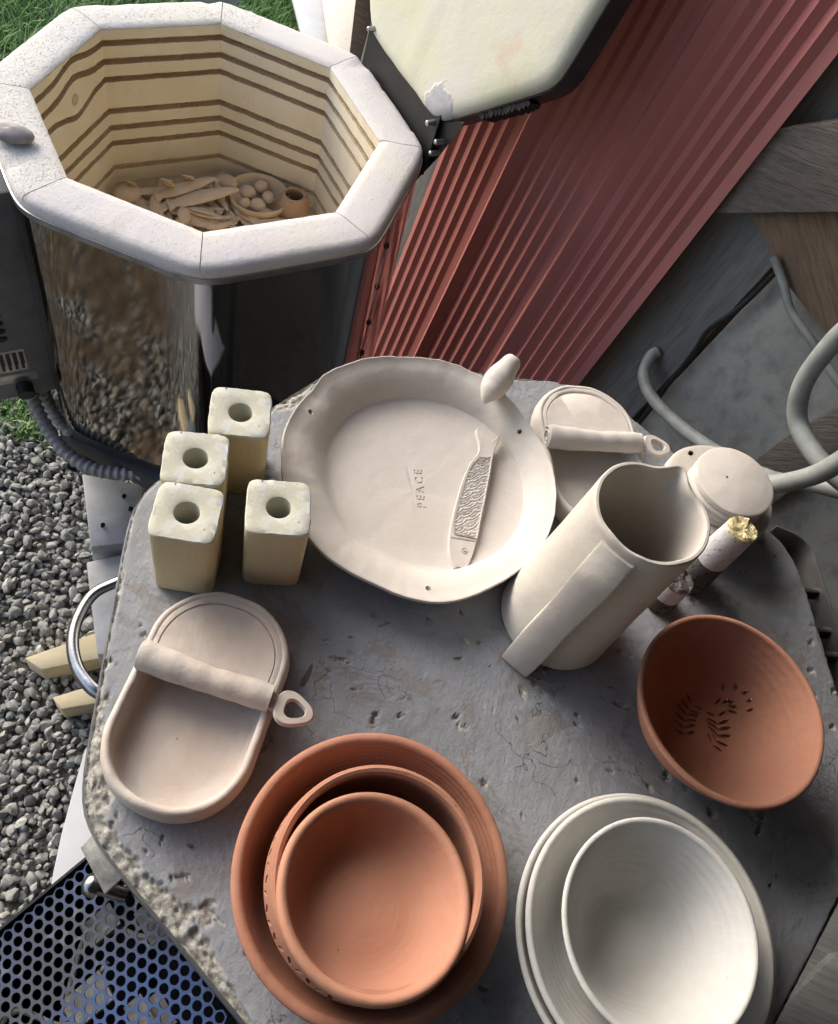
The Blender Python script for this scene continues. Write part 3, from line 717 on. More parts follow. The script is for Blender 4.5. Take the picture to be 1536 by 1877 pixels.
# small scalloped pot
pc = kf(538, 375, .04); pc.z = FZ
prof = [(.0005, .006), (.024, .006), (.029, .03), (.026, .052), (.0195, .062), (.0205, .068), (.024, .0685), (.027, .062), (.033, .05), (.036, .030), (.031, .006), (.028, 0), (.0005, 0)]
rings = revolve(prof, 64, .01, 5)
rings = [[(x * (1 + .07 * abs(math.sin(4.5 * math.atan2(y, x)))), y * (1 + .07 * abs(math.sin(4.5 * math.atan2(y, x)))), z) if .05 < z and (x * x + y * y) ** .5 > .0225 else (x, y, z) for x, y, z in r_] for r_ in rings]
V, F = loft(rings); o = link('small_pot', mesh('small_pot', V, F), MAT['rust_pot'], angle=60); o.location = pc
tag(o, 'small reddish clay pot with scalloped mouth on the kiln floor', 'pot')
dc = kf(535, 403, .01); dc.z = FZ
V, F = loft(revolve([(.0005, 0), (.052, 0), (.0545, .004), (.053, .011), (.040, .013), (.0005, .013)], 48, .02, 3)); o = link('clay_disc', mesh('clay_disc', V, F), MAT['brown_clay']); o.location = dc
tag(o, 'flat round clay disc on the kiln floor by the near wall', 'clay disc')

# pebble on the rim
rg = []
for i in range(15):
    th_ = math.pi * i / 14; s_ = max(math.sin(th_), .02); rg.append([(s_ * .037 * math.cos(a), s_ * .021 * math.sin(a), -math.cos(th_) * .012 * (1 + .15 * math.cos(a))) for a in [2 * math.pi * j / 24 for j in range(24)]])
V, F = loft(rg); o = link('pebble', mesh('pebble', V, F), MAT['stone'], angle=80); o.location = at(20, 244, ZK + .012); o.rotation_euler = (0, 0, R(15))
tag(o, 'smooth flat grey pebble resting on the open kiln rim', 'pebble')

# ================================================================== CLOSED KILN (the work surface)
ZS = 1.0238; K2 = Vector((.1269, .3559, 0)); RS = .385; A2 = R(178.24)
kiln2 = empty('closed_kiln', (K2.x, K2.y, GZ - .3), 'closed octagonal kiln whose chipped grey lid carries the pottery', 'kiln')
OZ = -(GZ - .3)
def slab():
    nth, nr = 1152, 230
    th = np.linspace(0, 2 * math.pi, nth, endpoint=False)
    Rt = np.array([oct_r(t, RS, A2, 34) for t in th])
    u = np.concatenate([np.linspace(.0005, .72, 120), np.linspace(.7225, 1.0, nr - 120)])
    X = np.outer(u, Rt * np.cos(th)); Y = np.outer(u, Rt * np.sin(th)); D = (1 - u)[:, None] * Rt[None]    # distance from edge
    az = np.degrees(np.arctan2(Y, X)) % 360
    def lobe(c, w): return np.exp(-(((az - c + 180) % 360 - 180) / w) ** 2)
    width = .0032 + .012 * lobe(230, 17) + .008 * lobe(240, 8) + .016 * lobe(130, 24) + .004 * lobe(60, 40)
    f1 = fbm(X * 42, Y * 42, 3, 5); edge = width * (1 + 1.15 * f1) - D
    chip = np.clip(edge / .0014, 0, 1)
    # scattered pits
    pit = fbm(X * 75 + 9, Y * 75, 31, 4); gate = fbm(X * 9, Y * 9, 77, 3)
    pit = np.clip((pit - .47 - .10 * (gate < 0)) / .05, 0, 1)
    mask = np.maximum(chip, pit)
    rough = fbm(X * 190, Y * 190, 7, 4)
    Z = ZS - .0032 * chip - .0022 * pit + rough * .0038 * mask + fbm(X * 8, Y * 8, 21, 3) * .0006 + fbm(X * 150, Y * 150, 23, 3) * .00035
    Z -= np.clip(.006 - D, 0, 1) ** 2 * 60 + chip * np.clip(.012 - D, 0, 1) * .25
    V = np.stack([X.ravel() + K2.x, Y.ravel() + K2.y, Z.ravel()], 1)
    side = []
    for (f, dz) in ((1.003, .006), (1.0, .016), (1.0, .060)):
        side.append(np.stack([K2.x + Rt * f * np.cos(th), K2.y + Rt * f * np.sin(th), np.full(nth, ZS - dz) + .0012 * fbm(th * 60, th * 0, 9)], 1))
    V = np.concatenate([V] + side); nrows = len(u) + 3
    i = np.arange(nrows - 1)[:, None] * nth; j = np.arange(nth)[None]; k = (j + 1) % nth
    Q = np.stack([i + j, i + nth + j, i + nth + k, i + k], -1).reshape(-1, 4)[:, :]
    V = V - np.array([K2.x, K2.y, -OZ])
    me = big_mesh('lid', V, Q[:, ::1]); a_ = me.attributes.new('chip', 'FLOAT', 'POINT')
    a_.data.foreach_set('value', np.concatenate([mask.ravel(), np.full(3 * nth, .7)]).astype(np.float32))
    me.materials.append(MAT['slab']); me.polygons.foreach_set('use_smooth', [True] * len(me.polygons))
    bm = bmesh.new(); bm.from_mesh(me); bmesh.ops.recalc_face_normals(bm, faces=bm.faces)
    bm.faces.ensure_lookup_table()
    if bm.faces[nth * 50].normal.z < 0: bmesh.ops.reverse_faces(bm, faces=bm.faces)
    bm.to_mesh(me); bm.free()
    o = bpy.data.objects.new('lid', me); COL.objects.link(o); o.parent = kiln2; return o
lid2 = slab()
def oct2(Rv, z, pw=34, n=24): return [(x, y, z + OZ) for x, y, z in oct_ring(Rv, z, A2, n, pw)]
V, F = loft([oct2(RS * .995, ZS - .0125), oct2(RS + .0035, ZS - .0122), oct2(RS + .0035, ZS - .056), oct2(RS - .004, ZS - .058)], False, False)
link('lid_band', mesh('lid_band', V, F), MAT['steel'], lid2, angle=30)
V, F = loft([oct2(RS - .03, ZS - .061), oct2(RS + .001, ZS - .062), oct2(RS + .001, ZS - .62), oct2(RS - .03, ZS - .62)], False, True)
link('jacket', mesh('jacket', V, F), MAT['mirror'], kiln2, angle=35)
V, F = loft([oct2(RS - .05, ZS - .61), oct2(RS + .02, ZS - .621), oct2(RS + .02, ZS - .69), oct2(RS - .04, ZS - .69)])
st2 = link('stand', mesh('stand', V, F), MAT['darkmetal'], kiln2, angle=30)
for a in (45, 135, 225, 315):
    V, F = boxvf((.3 * math.cos(R(a)), .3 * math.sin(R(a)), OZ + (ZS - .69 - .95) / 2), Vector((.02, 0, 0)), Vector((0, .02, 0)), Vector((0, 0, (ZS - .69 + .95) / 2)))
    link('leg', bevelled('leg', V, F, .003), MAT['darkmetal'], st2)
# chrome lid handle on the left edge
def l2(v): return Vector((v[0] - K2.x, v[1] - K2.y, v[2] + OZ))
hp = [at(232, 1062, ZS - .035), at(212, 1068, ZS - .035), at(170, 1090, ZS - .037), at(142, 1135, ZS - .038), at(133, 1180, ZS - .038), at(142, 1225, ZS - .037), at(165, 1258, ZS - .035), at(185, 1272, ZS - .035)]
V, F = tube([l2(p) for p in catmull(hp, 8)], .0052, 16, flat=1.25); link('handle', mesh('handle', V, F), MAT['chrome'], lid2)
# dusty latch plate with bolt
bp = [at(147, 1553, ZS - .03), at(186, 1512, ZS - .012), at(238, 1598, ZS - .012), at(192, 1640, ZS - .03)]
pv = [l2(v) for v in bp]; lp = prism('latch_plate', pv, .003, MAT['dusty'], lid2, .0012)
b0 = l2(at(166, 1622, ZS - .075)); bd = Vector((-.75, -.1, .25)).normalized()
V, F = tube([b0 - bd * .03, b0 - bd * .006, b0 - bd * .0055, b0, b0 + bd * .004, b0 + bd * .007], lambda t: [.006, .006, .010, .0095, .008, .002][min(5, int(t * 5.01))], 14)
link('bolt', mesh('bolt', V, F), MAT['chrome'], lp, angle=50)
# perforated ventilated control box on the near left face
def perf_box():
    o_ = Vector((math.cos(R(225)), math.sin(R(225)), 0)); t = Vector((-o_.y, o_.x, 0))     # t runs along the face
    sl_ = .42; base = K2 + o_ * (RS * math.cos(math.pi / 8) + .012); base.z = ZS - .085
    ex = (o_ - Vector((0, 0, sl_))).normalized(); nrm = ex.cross(t).normalized(); nrm = nrm if nrm.z > 0 else -nrm
    # measured left edge of the box: through two pixels intersected with the plane
    def pl_(px, py):
        d = fw * FPX + rr * (px - 768) - uu * (py - 938.5); O = Vector((0, 0, H0)); s = (base - O).dot(nrm) / d.dot(nrm); return O + d * s
    A, B = pl_(285, 1477), pl_(0, 1712); e1 = (B - A).normalized(); e2 = nrm.cross(e1).normalized()
    if (pl_(300, 1800) - A).dot(e2) < 0: e2 = -e2
    C_, D_ = pl_(300, 1560), pl_(445, 1890); ed = (D_ - C_).normalized()
    def inside(p, m):
        q = p - A; 
        if q.dot(e2) < m or q.dot(e1) < -.02: return False
        w = p - C_; cr = ed.cross(nrm); s = w.dot(cr); ref = (B - C_).dot(cr)
        if s * ref < 0 or abs(s) < .004 + m: return False
        return q.dot(e1) < .30 and q.dot(e2) < .34
    pitch = .0103; r = .0041; VV = []; FF = []
    hexv = [(math.cos(R(30 + 60 * k)) * pitch / math.sqrt(3), math.sin(R(30 + 60 * k)) * pitch / math.sqrt(3)) for k in range(6)]
    outer = []
    for k in range(6):
        a, b = hexv[k], hexv[(k + 1) % 6]; outer += [a, ((a[0] + b[0]) / 2, (a[1] + b[1]) / 2)]
    inner = [(r * math.cos(R(30 + 30 * k)), r * math.sin(R(30 + 30 * k))) for k in range(12)]
    for i in range(-4, 52):
        for j in range(-4, 52):
            u = (i + .5 * (j % 2)) * pitch; v = j * pitch * math.sqrt(3) / 2 + .006; c = A + e1 * u + e2 * v
            if not inside(c, .004): continue
            b = len(VV)
            for (lst, dz) in ((outer, 0), (inner, 0), (inner, -.0012)):
                for (x, y) in lst: VV.append(l2(c + e1 * x + e2 * y + nrm * dz))
            for k in range(12):
                m_ = (k + 1) % 12; FF.append((b + k, b + m_, b + 12 + m_, b + 12 + k)); FF.append((b + 12 + k, b + 12 + m_, b + 24 + m_, b + 24 + k))
    me = mesh('perforated_cover', VV, FF); bm = bmesh.new(); bm.from_mesh(me); bmesh.ops.remove_doubles(bm, verts=bm.verts, dist=.0003); bmesh.ops.recalc_face_normals(bm, faces=bm.faces); bm.to_mesh(me); bm.free()
    m, n, p = new_mat('blue perforated metal')
    tc = n.nodes.new('ShaderNodeTexCoord').outputs['Object']
    c = mix(n, ramp(n, noise_node(n, 7, 4, coord=tc), [(.40, 0), (.62, 1)]), (0.07, 0.11, 0.23), (0.09, 0.095, 0.105))
    c = mix(n, ramp(n, noise_node(n, 90, 4, coord=tc), [(.60, 0), (.68, .6)]), c, (.20, .20, .20))
    n.links.new(c, p.inputs['Base Color']); p.inputs['Roughness'].default_value = .42; p.inputs['Metallic'].default_value = .5
    cb = empty('tmp', (0, 0, 0), None, None); bpy.data.objects.remove(cb)
    # box body: open dark tray below the cover
    P = [A - e2 * .002 - e1 * .004, B + e1 * .1 - e2 * .002, B + e1 * .1 + e2 * .36, A + e2 * .36 - e1 * .004]
    C2, D2 = C_ - ed * .12, D_ + ed * .1
    poly = [A - e2 * .0015, B + e1 * .05 - e2 * .0015, B + e1 * .05 + e2 * .33, D2, C2]
    dn = Vector((0, 0, -.14)); V = []; F = []
    n_ = len(poly)
    top_in = [p_ for p_ in poly]; cen = sum(poly, Vector()) / n_
    top_out = [p_ + (p_ - cen).normalized() * .003 for p_ in poly]
    rings = [[l2(p_ + nrm * .0) for p_ in top_in], [l2(p_ + nrm * .003) for p_ in top_in], [l2(p_ + nrm * .003) for p_ in top_out], [l2(p_ + dn * 1.1) for p_ in top_out]]
    V, F = loft(rings, False, False); V2, F2 = loft([[l2(p_) for p_ in top_in], [l2(p_ + dn) for p_ in top_in]], False, True)
    V, F = join([(V, F), (V2, F2)])
    b = link('control_box', mesh('control_box', V, F), MAT['black'], kiln2, smooth=False)
    link('perforated_cover', me, m, b, angle=40)
    # a few fittings glimpsed through the holes
    parts = []
    for k in range(16):
        c = A + e1 * random.uniform(.02, .24) + e2 * random.uniform(.04, .24) + dn * random.uniform(.2, .4)
        if not inside(c - dn * .3, .02): continue
        parts.append(boxvf(l2(c), e1 * random.uniform(.006, .02), e2 * random.uniform(.006, .016), Vector((0, 0, .01))))
    for k in range(5):
        s = A + e1 * random.uniform(.0, .1) + e2 * random.uniform(.05, .2) + dn * .3; parts.append(tube([l2(v) for v in catmull([s, s + e1 * .05 + e2 * .02, s + e1 * .09 - e2 * .02, s + e1 * .15 + e2 * .03], 6)], .0025, 8))
    V, F = join(parts); link('fittings', mesh('fittings', V, F), MAT['dusty'], b, angle=30)
perf_box()
def vent_panel():
    a = A2 - R(22.5); a = R(135.7); n_ = Vector((math.cos(a), math.sin(a), 0)); t_ = Vector((-n_.y, n_.x, 0)); d0 = RS * math.cos(math.pi / 8) + .004
    c = n_ * d0 + Vector((0, 0, OZ + ZS - .33)); v = box('vent_panel', c, (.26, .006, .30), MAT['boxgrey'], kiln2, ax=(t_, n_, Vector((0, 0, 1))), bevel=.001)
    for k in range(8):
        V, F = boxvf(c + n_ * .014 + Vector((0, 0, -.12 + k * .034)), t_ * .11, (n_ * .8 - Vector((0, 0, .6))) * .012, (n_ * .6 + Vector((0, 0, .8))) * .002); link('louvre', bevelled('louvre', V, F, 0), MAT['greyplate'], v, smooth=False)
vent_panel()
# hinge bar along the right edge
def hinge2():
    zz = ZS - .03
    outer = [at(1418, 968, zz), at(1458, 986, zz), at(1482, 1010, zz), at(1500, 1060, zz), at(1528, 1150, zz), at(1560, 1262, zz)]
    path = catmull(outer, 6)
    def strip(off0, off1, z0, z1, name, mat):
        rings = []
        for i, p in enumerate(path):
            d = (path[min(i + 1, len(path) - 1)] - path[max(i - 1, 0)]).normalized(); s = Vector((d.y, -d.x, 0)); s = -s if s.dot(Vector((p.x - K2.x, p.y - K2.y, 0))) < 0 else s
            rings.append([l2(p + s * off0 + Vector((0, 0, z0))), l2(p + s * off1 + Vector((0, 0, z0))), l2(p + s * off1 + Vector((0, 0, z1))), l2(p + s * off0 + Vector((0, 0, z1)))])
        V, F = loft(rings); return link(name, bevelled(name, V, F, .0006), mat, kiln2)
    h = strip(-.0015, .0015, -.03, .006, 'hinge_bar', MAT['steel'])
    strip(-.030, -.0015, -.035, -.030, 'hinge_channel', MAT['black'])
    for (px, py) in ((1484, 1088), (1508, 1160), (1520, 1205)):
        c = at(px, py, zz - .012); box('hinge_lug', l2(c), (.02, .006, .018), MAT['darkmetal'], kiln2, rz=R(20), bevel=.001)
hinge2()

# ================================================================== SHED WALL AND RED SHEETS
_v = fw * FPX + rr * (215 - 768) - uu * (1790 - 938.5); Vup = -_v.normalized(); hz = Vector((math.sin(R(124)), math.cos(R(124)), 0))
nw = hz.cross(Vup).normalized(); nw = nw if nw.y < 0 else -nw; ribd = Vup.cross(nw).normalized(); ribd = ribd if ribd.x > 0 else -ribd
def wl(px, py, d):
    q = (fw * FPX + rr * (px - 768) - uu * (py - 938.5)); return Vector((0, 0, H0)) + q * (d / q.dot(nw))
DS = -1.33
def sheet():
    a = wl(985, 200, DS); b = wl(1197, 200, DS); e = wl(1315, 382, DS); o0 = a
    s = lambda p: (p - o0).dot(ribd)
    T = s(b); smax = s(e); smin = s(wl(690, 620, DS)) - .028
    prof = []
    k0 = math.floor(smin / T) - 1
    for g in range(k0, 6):
        b0 = g * T
        # major rib: lip catching light on its left, steep drop into shade on its right
        prof += [(b0 - .030, .000), (b0 - .012, .002), (b0 - .004, .011), (b0 + .000, .0135), (b0 + .005, .011), (b0 + .024, -.003)]
        m = 5; s0 = b0 + .032; s1 = b0 + T - .034; pitch = (s1 - s0) / m
        for i in range(m):
            x = s0 + i * pitch; prof += [(x, -.001), (x + pitch * .52, .0044 if g < 0 else (.0066 if g == 0 else .0105)), (x + pitch * .98, -.001)]
    prof = [(x, h) for x, h in prof if smin <= x <= smax]; prof = [(smin, 0)] + prof + [(smax, .002)]
    V = []; F = []; t0, t1, nt_ = -1.9, 1.6, 36
    for i in range(nt_ + 1):
        t = t0 + (t1 - t0) * i / nt_
        for (x, h) in prof: V.append(o0 + ribd * (x + .0015 * mnoise.noise(Vector((x * 3, t * 2, 0)))) + Vup * t + nw * (h + .004 * mnoise.noise(Vector((x * 2, t * 1.3, 5)))))
    n = len(prof)
    for i in range(nt_):
        for j in range(n - 1): F.append((i * n + j, i * n + j + 1, (i + 1) * n + j + 1, (i + 1) * n + j))
    me = mesh('red_sheet', V, F); bm = bmesh.new(); bm.from_mesh(me); r = bmesh.ops.solidify(bm, geom=bm.faces[:], thickness=.0012); bm.to_mesh(me); bm.free()
    o = link('corrugated_sheet', me, MAT['red'], angle=12); tag(o, 'dark red ribbed metal siding sheet leaning behind the kilns', 'metal sheet')
sheet()
DW = DS - .07
def wprism(name, P, th, mat, bevel=.003, rot=0):
    "a board in the shed wall, its own x axis along the boards' grain"
    x = ribd * math.cos(R(rot)) + Vup * math.sin(R(rot)); y = -ribd * math.sin(R(rot)) + Vup * math.cos(R(rot)); m = Matrix((x, y, nw)).transposed().to_4x4(); m.translation = P[0]
    iv = m.inverted(); o = prism(name, [iv @ p for p in P], th, MAT[mat], shed, bevel, up=(0, 0, -1)); m.translation = P[0] - shed.location; o.matrix_basis = m; return o
shed = empty('shed', wl(1400, 600, DW) * 1.0, 'old timber shed with grey boarded wall, open on the yard side', 'shed'); shed.location.z = -.95
def sl2(v): return Vector(v) - shed.location
def wall_board(px_poly, d, thick, mat, name, bevel=.003, parent=shed):
    P = [sl2(wl(px, py, d)) for px, py in px_poly]; return prism(name, P, thick, MAT[mat], parent, bevel, up=-nw)
def wallgrid(a0, a1, t0, t1, d, thick, mat, name):
    "a board in wall coordinates: along ribd a0..a1 and up t0..t1 (metres from a reference point)"
    ref = wl(1430, 490, DW); P = [ref + ribd * a + Vup * t + nw * d for a, t in ((a0, t0), (a1, t0), (a1, t1), (a0, t1))]
    return wprism(name, P, thick, mat, rot=90)
# grey boards; the dark slit between the two near ones runs down from (1430, 490)
wallgrid(-.34, -.012, -1.6, 1.5, 0, .02, 'greyboard', 'wall_board')
AL = (wl(672, 40, DW) - wl(1430, 490, DW)).dot(ribd)
wallgrid(AL, -.345, -1.6, 1.5, -.012, .02, 'greyboard', 'wall_board')
wallgrid(.002, .62, -1.6, .5, .004, .02, 'palepanel', 'wall_board')
wallgrid(.625, 1.6, -1.6, 1.5, .0, .02, 'greyboard', 'wall_board')
wallgrid(AL, 1.6, -1.6, 1.5, -.06, .02, 'beam', 'backing_boards')
# ledger beam and diagonal brown board
P = [wl(x, y, DS - .012) for x, y in ((1300, 392), (1640, 388), (1640, 205), (1425, 238), (1385, 262))]
wprism('ledger_beam', P, .05, 'beam', rot=22)
P = [wl(x, y, DS - .035) for x, y in ((1372, 380), (1432, 510), (1536, 640), (1700, 850), (1700, 380))]
wprism('brace_board', P, .03, 'brownboard', rot=-28)
# timber sill low on the wall
P = [wl(x, y, DS - .03) for x, y in ((1280, 925), (1405, 935), (1620, 760), (1620, 700), (1440, 800))]
wprism('sill_beam', P, .05, 'beam', rot=50)
# floor boards at the wall foot and by the near right corner
P = [at(1380, 940, -.02), at(1640, 760, -.02), at(1800, 1500, -.02), at(1300, 1500, -.02)]
prism('floor_panel', [sl2(p) for p in P], .03, MAT['palepanel'], shed, .002)
P = [at(1400, 1500, -.0), at(1750, 1500, .0), at(1750, 2000, .0), at(1300, 2000, .0)]
prism('floor_panel', [sl2(p) for p in P], .03, MAT['greyboard'], shed, .002)
P = [at(1380, 1900, .45), at(1536, 1745, .45), at(1700, 1730, .45), at(1700, 1960, .45), at(1400, 1960, .45)]
prism('low_shelf_board', [sl2(p) for p in P], .025, MAT['greyboard'], shed, .002)
# unseen roof, its edge drawn out to darken the lid, and unseen walls
def roofpiece(pts, th, name, mat): prism(name, [sl2(Vector(p)) for p in pts], th, MAT[mat], shed, .01, up=(0, 0, 1))
roofpiece([(-1.15, -2.2, 2.15), (3.2, -2.2, 2.6), (3.2, 2.6, 2.6), (-.2, 2.6, 2.25)], .05, 'roof', 'beam')
P = [(-.9, -2.2, -1), (3.2, -2.2, -1), (3.2, -2.2, 2.6), (-.9, -2.2, 2.2)]; prism('back_wall', [sl2(Vector(p)) for p in P], .04, MAT['beam'], shed, .004, up=(0, -1, 0))
P = [(3.2, -2.2, -1), (3.2, 2.6, -1), (3.2, 2.6, 2.6), (3.2, -2.2, 2.6)]; prism('side_wall', [sl2(Vector(p)) for p in P], .04, MAT['beam'], shed, .004, up=(1, 0, 0))

# ---- cables
def cab(pts, r, label, mat='cable', cat='cable', n=14):
    V, F = tube(catmull(pts, 10), r, n); o = link('cable', mesh('cable', V, F), MAT[mat], angle=60); return tag(o, label, cat)
cab([wl(1205, 645, DW + .008), wl(1192, 655, DW + .025), wl(1180, 690, DW + .06), wl(1200, 735, DW + .1), wl(1262, 793, DW + .16), wl(1340, 843, DW + .22), wl(1420, 878, DW + .27), wl(1475, 884, DW + .3), wl(1560, 905, DW + .3)], .0125, 'thick grey cable hooking down the wall behind the small lids')
cab([wl(1385, 888, DW + .42), wl(1430, 886, DW + .42), wl(1490, 872, DW + .42), wl(1540, 846, DW + .42), wl(1620, 790, DW + .42)], .0135, 'thick grey cable crossing to the right from behind the small round lids')
cab([wl(1640, 560, DW + .36), wl(1560, 598, DW + .36), wl(1516, 640, DW + .36), wl(1474, 700, DW + .36), wl(1461, 760, DW + .36), wl(1478, 810, DW + .37), wl(1520, 862, DW + .38), wl(1580, 910, DW + .38)], .0135, 'pale grey cable bulging in a wide bend at the right edge')
cab([wl(1418, 470, DW + .05), wl(1436, 520, DW + .05), wl(1450, 570, DW + .055), wl(1488, 625, DW + .06), wl(1530, 690, DW + .06), wl(1600, 780, DW + .06)], .0075, 'thin grey cable running down past the brown brace board')
cab([wl(1440, 478, DW + .02), wl(1426, 494, DW + .02), wl(1360, 560, DW + .022), wl(1300, 604, DW + .022), wl(1272, 645, DW + .02), wl(1225, 705, DW + .02), wl(1180, 765, DW + .02), wl(1140, 810, DW + .02)], .0052, 'thin black cable slanting beside the dark slit in the wall', 'blackcable')

# ---- things beyond the open kiln
P = [Vector((-1.05, 2.75, -.2)), Vector((-.78, 2.55, -.2)), Vector((-.86, 3.0, -.2)), Vector((-1.1, 3.1, -.2))]
def standing(name, pxs, y, thick, mat, label, cat):
    "an upright board whose face lies in the vertical plane Y = y"
    pts = []
    for px, py in pxs:
        d = fw * FPX + rr * (px - 768) - uu * (py - 938.5); pts.append(Vector((0, 0, H0)) + d * (y / d.y))
    o = prism(name, pts, thick, MAT[mat], None, .003, up=(0, 1, 0)); return tag(o, label, cat)
def lying(name, pxs, zs, thick, mat, label, cat):
    P = [at(x, y, z) for (x, y), z in zip(pxs, zs)]; o = prism(name, P, thick, MAT[mat], None, .003); return tag(o, label, cat)
lying('timber_plank', [(584, -70), (658, -70), (645, 100), (606, 92)], (-.02, -.02, .06, .06), .03, 'paleplank', 'bright pale timber plank lying on the ground beyond the kiln rim', 'plank')
lying('grey_board', [(520, -70), (586, -70), (610, 96), (552, 60)], (-.06, -.06, .0, .0), .02, 'whiteboard', 'weathered grey board lying beside the pale plank', 'board')
standing('wooden_post', [(658, -60), (684, -60), (672, 60), (664, 118), (640, 98)], 2.25, .06, 'brownboard', 'dark wooden post standing between the pale plank and the raised lid', 'post')
standing('concrete_block', [(345, -40), (430, -40), (430, 12), (345, 12)], 2.6, .2, 'greyplate', 'pale grey block showing just beyond the back of the kiln rim', 'block')

# ================================================================== LOW LEFT: stands, bricks, board
def pxblock(name, pxs, z, th, mat, label, cat, bevel=.004):
    P = [at(px, py, z) for px, py in pxs]; o = prism(name, P, th, MAT[mat], None, bevel); return tag(o, label, cat)
o = pxblock('metal_plate', [(150, 868), (262, 888), (262, 992), (166, 1003)], -.05, .15, 'greyplate', 'dull grey metal foot with loose screws under the ribbed conduit', 'metal foot')
for (px, py) in ((226, 912), (238, 935), (245, 942), (187, 965)):
    p = at(px, py, -.048); V, F = tube([p, p + Vector((.002, .001, .006)), p + Vector((.003, .001, .009))], lambda t: .0055 if t > .5 else .004, 8); link('screw', mesh('screw', V, F), MAT['black'], o)
pxblock('metal_plate', [(158, 1030), (262, 1008), (262, 1200), (178, 1200)], -.08, .12, 'greyplate', 'second dull grey metal foot, half hidden behind the chrome handle', 'metal foot')
pxblock('firebrick', [(44, 1206), (215, 1146), (240, 1196), (76, 1228)], -.125, .062, 'postbrick', 'long pale yellow firebrick lying on gravel beneath the chrome handle', 'firebrick', .003)
pxblock('firebrick', [(96, 1278), (220, 1240), (230, 1280), (112, 1300)], -.125, .062, 'postbrick', 'shorter yellow firebrick on gravel, partly under the kiln lid', 'firebrick', .003)
bp = [at(x, y, .10) for x, y in ((172, 1340), (152, 1385), (132, 1455), (112, 1530), (97, 1600), (87, 1670), (82, 1740), (90, 1830), (120, 1950), (430, 1950))] + [Vector((.0, .3, .10)), Vector((-.05, .72, .10)), Vector((-.2, .66, .10)), Vector((-.29, .45, .10))]
o = prism('white_board', bp, .018, MAT['whiteboard'], None, .003); tag(o, 'scuffed white painted board with a curved edge beside the blue perforated cover', 'board')

# ================================================================== POTTERY ON THE LID
def s_(px, py, h=0): return at(px, py, ZS + h)
TOP = ZS + .0006
# --- four kiln posts
def kiln_post(c, rz, label, hgt=.096, w=.0545):
    root = empty('kiln_post', (c[0], c[1], TOP), label, 'kiln post', rz, 'square cream kiln posts with a round hole')
    N = 64; out = []
    for k in range(N):
        a = 2 * math.pi * (k + .5) / N; r = ((abs(math.cos(a)) / (w / 2)) ** 7 + (abs(math.sin(a)) / (w / 2)) ** 7) ** (-1 / 7); out.append((r * math.cos(a), r * math.sin(a)))
    def ring(f, z, jit=0):
        return [(x * f + jit * mnoise.noise(Vector((x * 150, y * 150, z * 100 + c[0] * 50))), y * f + jit * mnoise.noise(Vector((x * 150, y * 150, 9 + c[0] * 50))), z) for x, y in out]
    def hole(r, z): return [(r * math.cos(2 * math.pi * (k + .5) / N), r * math.sin(2 * math.pi * (k + .5) / N), z) for k in range(N)]
    body = [hole(.0105, .0), ring(.94, 0), ring(.965, .0015), ring(.97, .02, .0004), ring(.985, hgt * .6, .0004), ring(1.0, hgt - .0022, .0007)]
    V, F = loft(body, False, False); link('post_body', mesh('post_body', V, F), MAT['postbrick'], root, angle=40)
    top = [ring(1.0, hgt - .0022, .0007), ring(.985, hgt - .0006, .0009), ring(.96, hgt, .0008), ring(.75, hgt), [(x * 1.25, y * 1.25, hgt) for x, y, _ in hole(.0105, 0)], hole(.0108, hgt - .0008), hole(.0105, hgt - .004), hole(.0105, 0)]
    V, F = loft(top, False, False); link('post_top', mesh('post_top', V, F), MAT['posttop'], root, angle=40); return root
def cen(pts, h):
    v = sum((s_(x, y, h) for x, y in pts), Vector()) / len(pts); return (v.x, v.y)
kiln_post(cen([(278, 970), (400, 990), (400, 905), (290, 895)], .096), R(15), 'cream kiln post with blue flecks and a cracked front edge, nearest the sardine tin dish')
kiln_post(cen([(437, 955), (555, 985), (568, 925), (540, 888), (452, 900)], .096), R(22), 'cream kiln post standing closest to the big round plate')
kiln_post(cen([(295, 880), (415, 890), (414, 800), (308, 792)], .096), R(21), 'cream kiln post in the middle of the left row of three')
kiln_post(cen([(385, 790), (490, 800), (495, 722), (392, 714)], .096), R(21), 'cream kiln post farthest back, in front of the shiny kiln jacket')

# --- big plate
PC = Vector((-.0138, .4849, TOP))
ot = [(-161, .1355), (-174.6, .1401), (171.3, .1415), (163, .1440), (157.8, .1462), (151, .1515), (142.6, .1527), (126.6, .1544), (110.7, .1554), (95, .158), (80.6, .1579), (69, .1535), (57, .1465), (44.3, .1455), (33, .1456), (18.2, .1438), (3, .1411), (-11.8, .1401), (-25.7, .1357), (-40.4, .1345), (-55.6, .137), (-66.5, .1373), (-77.2, .1337), (-88.8, .1297), (-100.8, .1308), (-114.1, .1326), (-124.6, .1326), (-137, .1327), (-147.7, .1343)]
ft = [(-171, .090), (165, .103), (140, .1136), (114, .121), (91, .1263), (72, .1284), (40, .124), (7, .1143), (-38, .096), (-92, .0836), (-140, .082)]
def polar(tab):
    tab = sorted((a % 360, r) for a, r in tab); xs = np.array([t[0] for t in tab]); ys = np.array([t[1] for t in tab])
    xs = np.concatenate([xs[-3:] - 360, xs, xs[:3] + 360]); ys = np.concatenate([ys[-3:], ys, ys[:3]])
    g = np.arange(0, 360, 2.0); v = np.interp(g, xs, ys); k = np.array([1, 2, 3, 2, 1]) / 9; v = np.convolve(np.concatenate([v[-2:], v, v[:2]]), k, 'valid')
    return lambda a: float(np.interp(a % 360, np.append(g, 360), np.append(v, v[0])))
ro, rf = polar(ot), polar(ft)
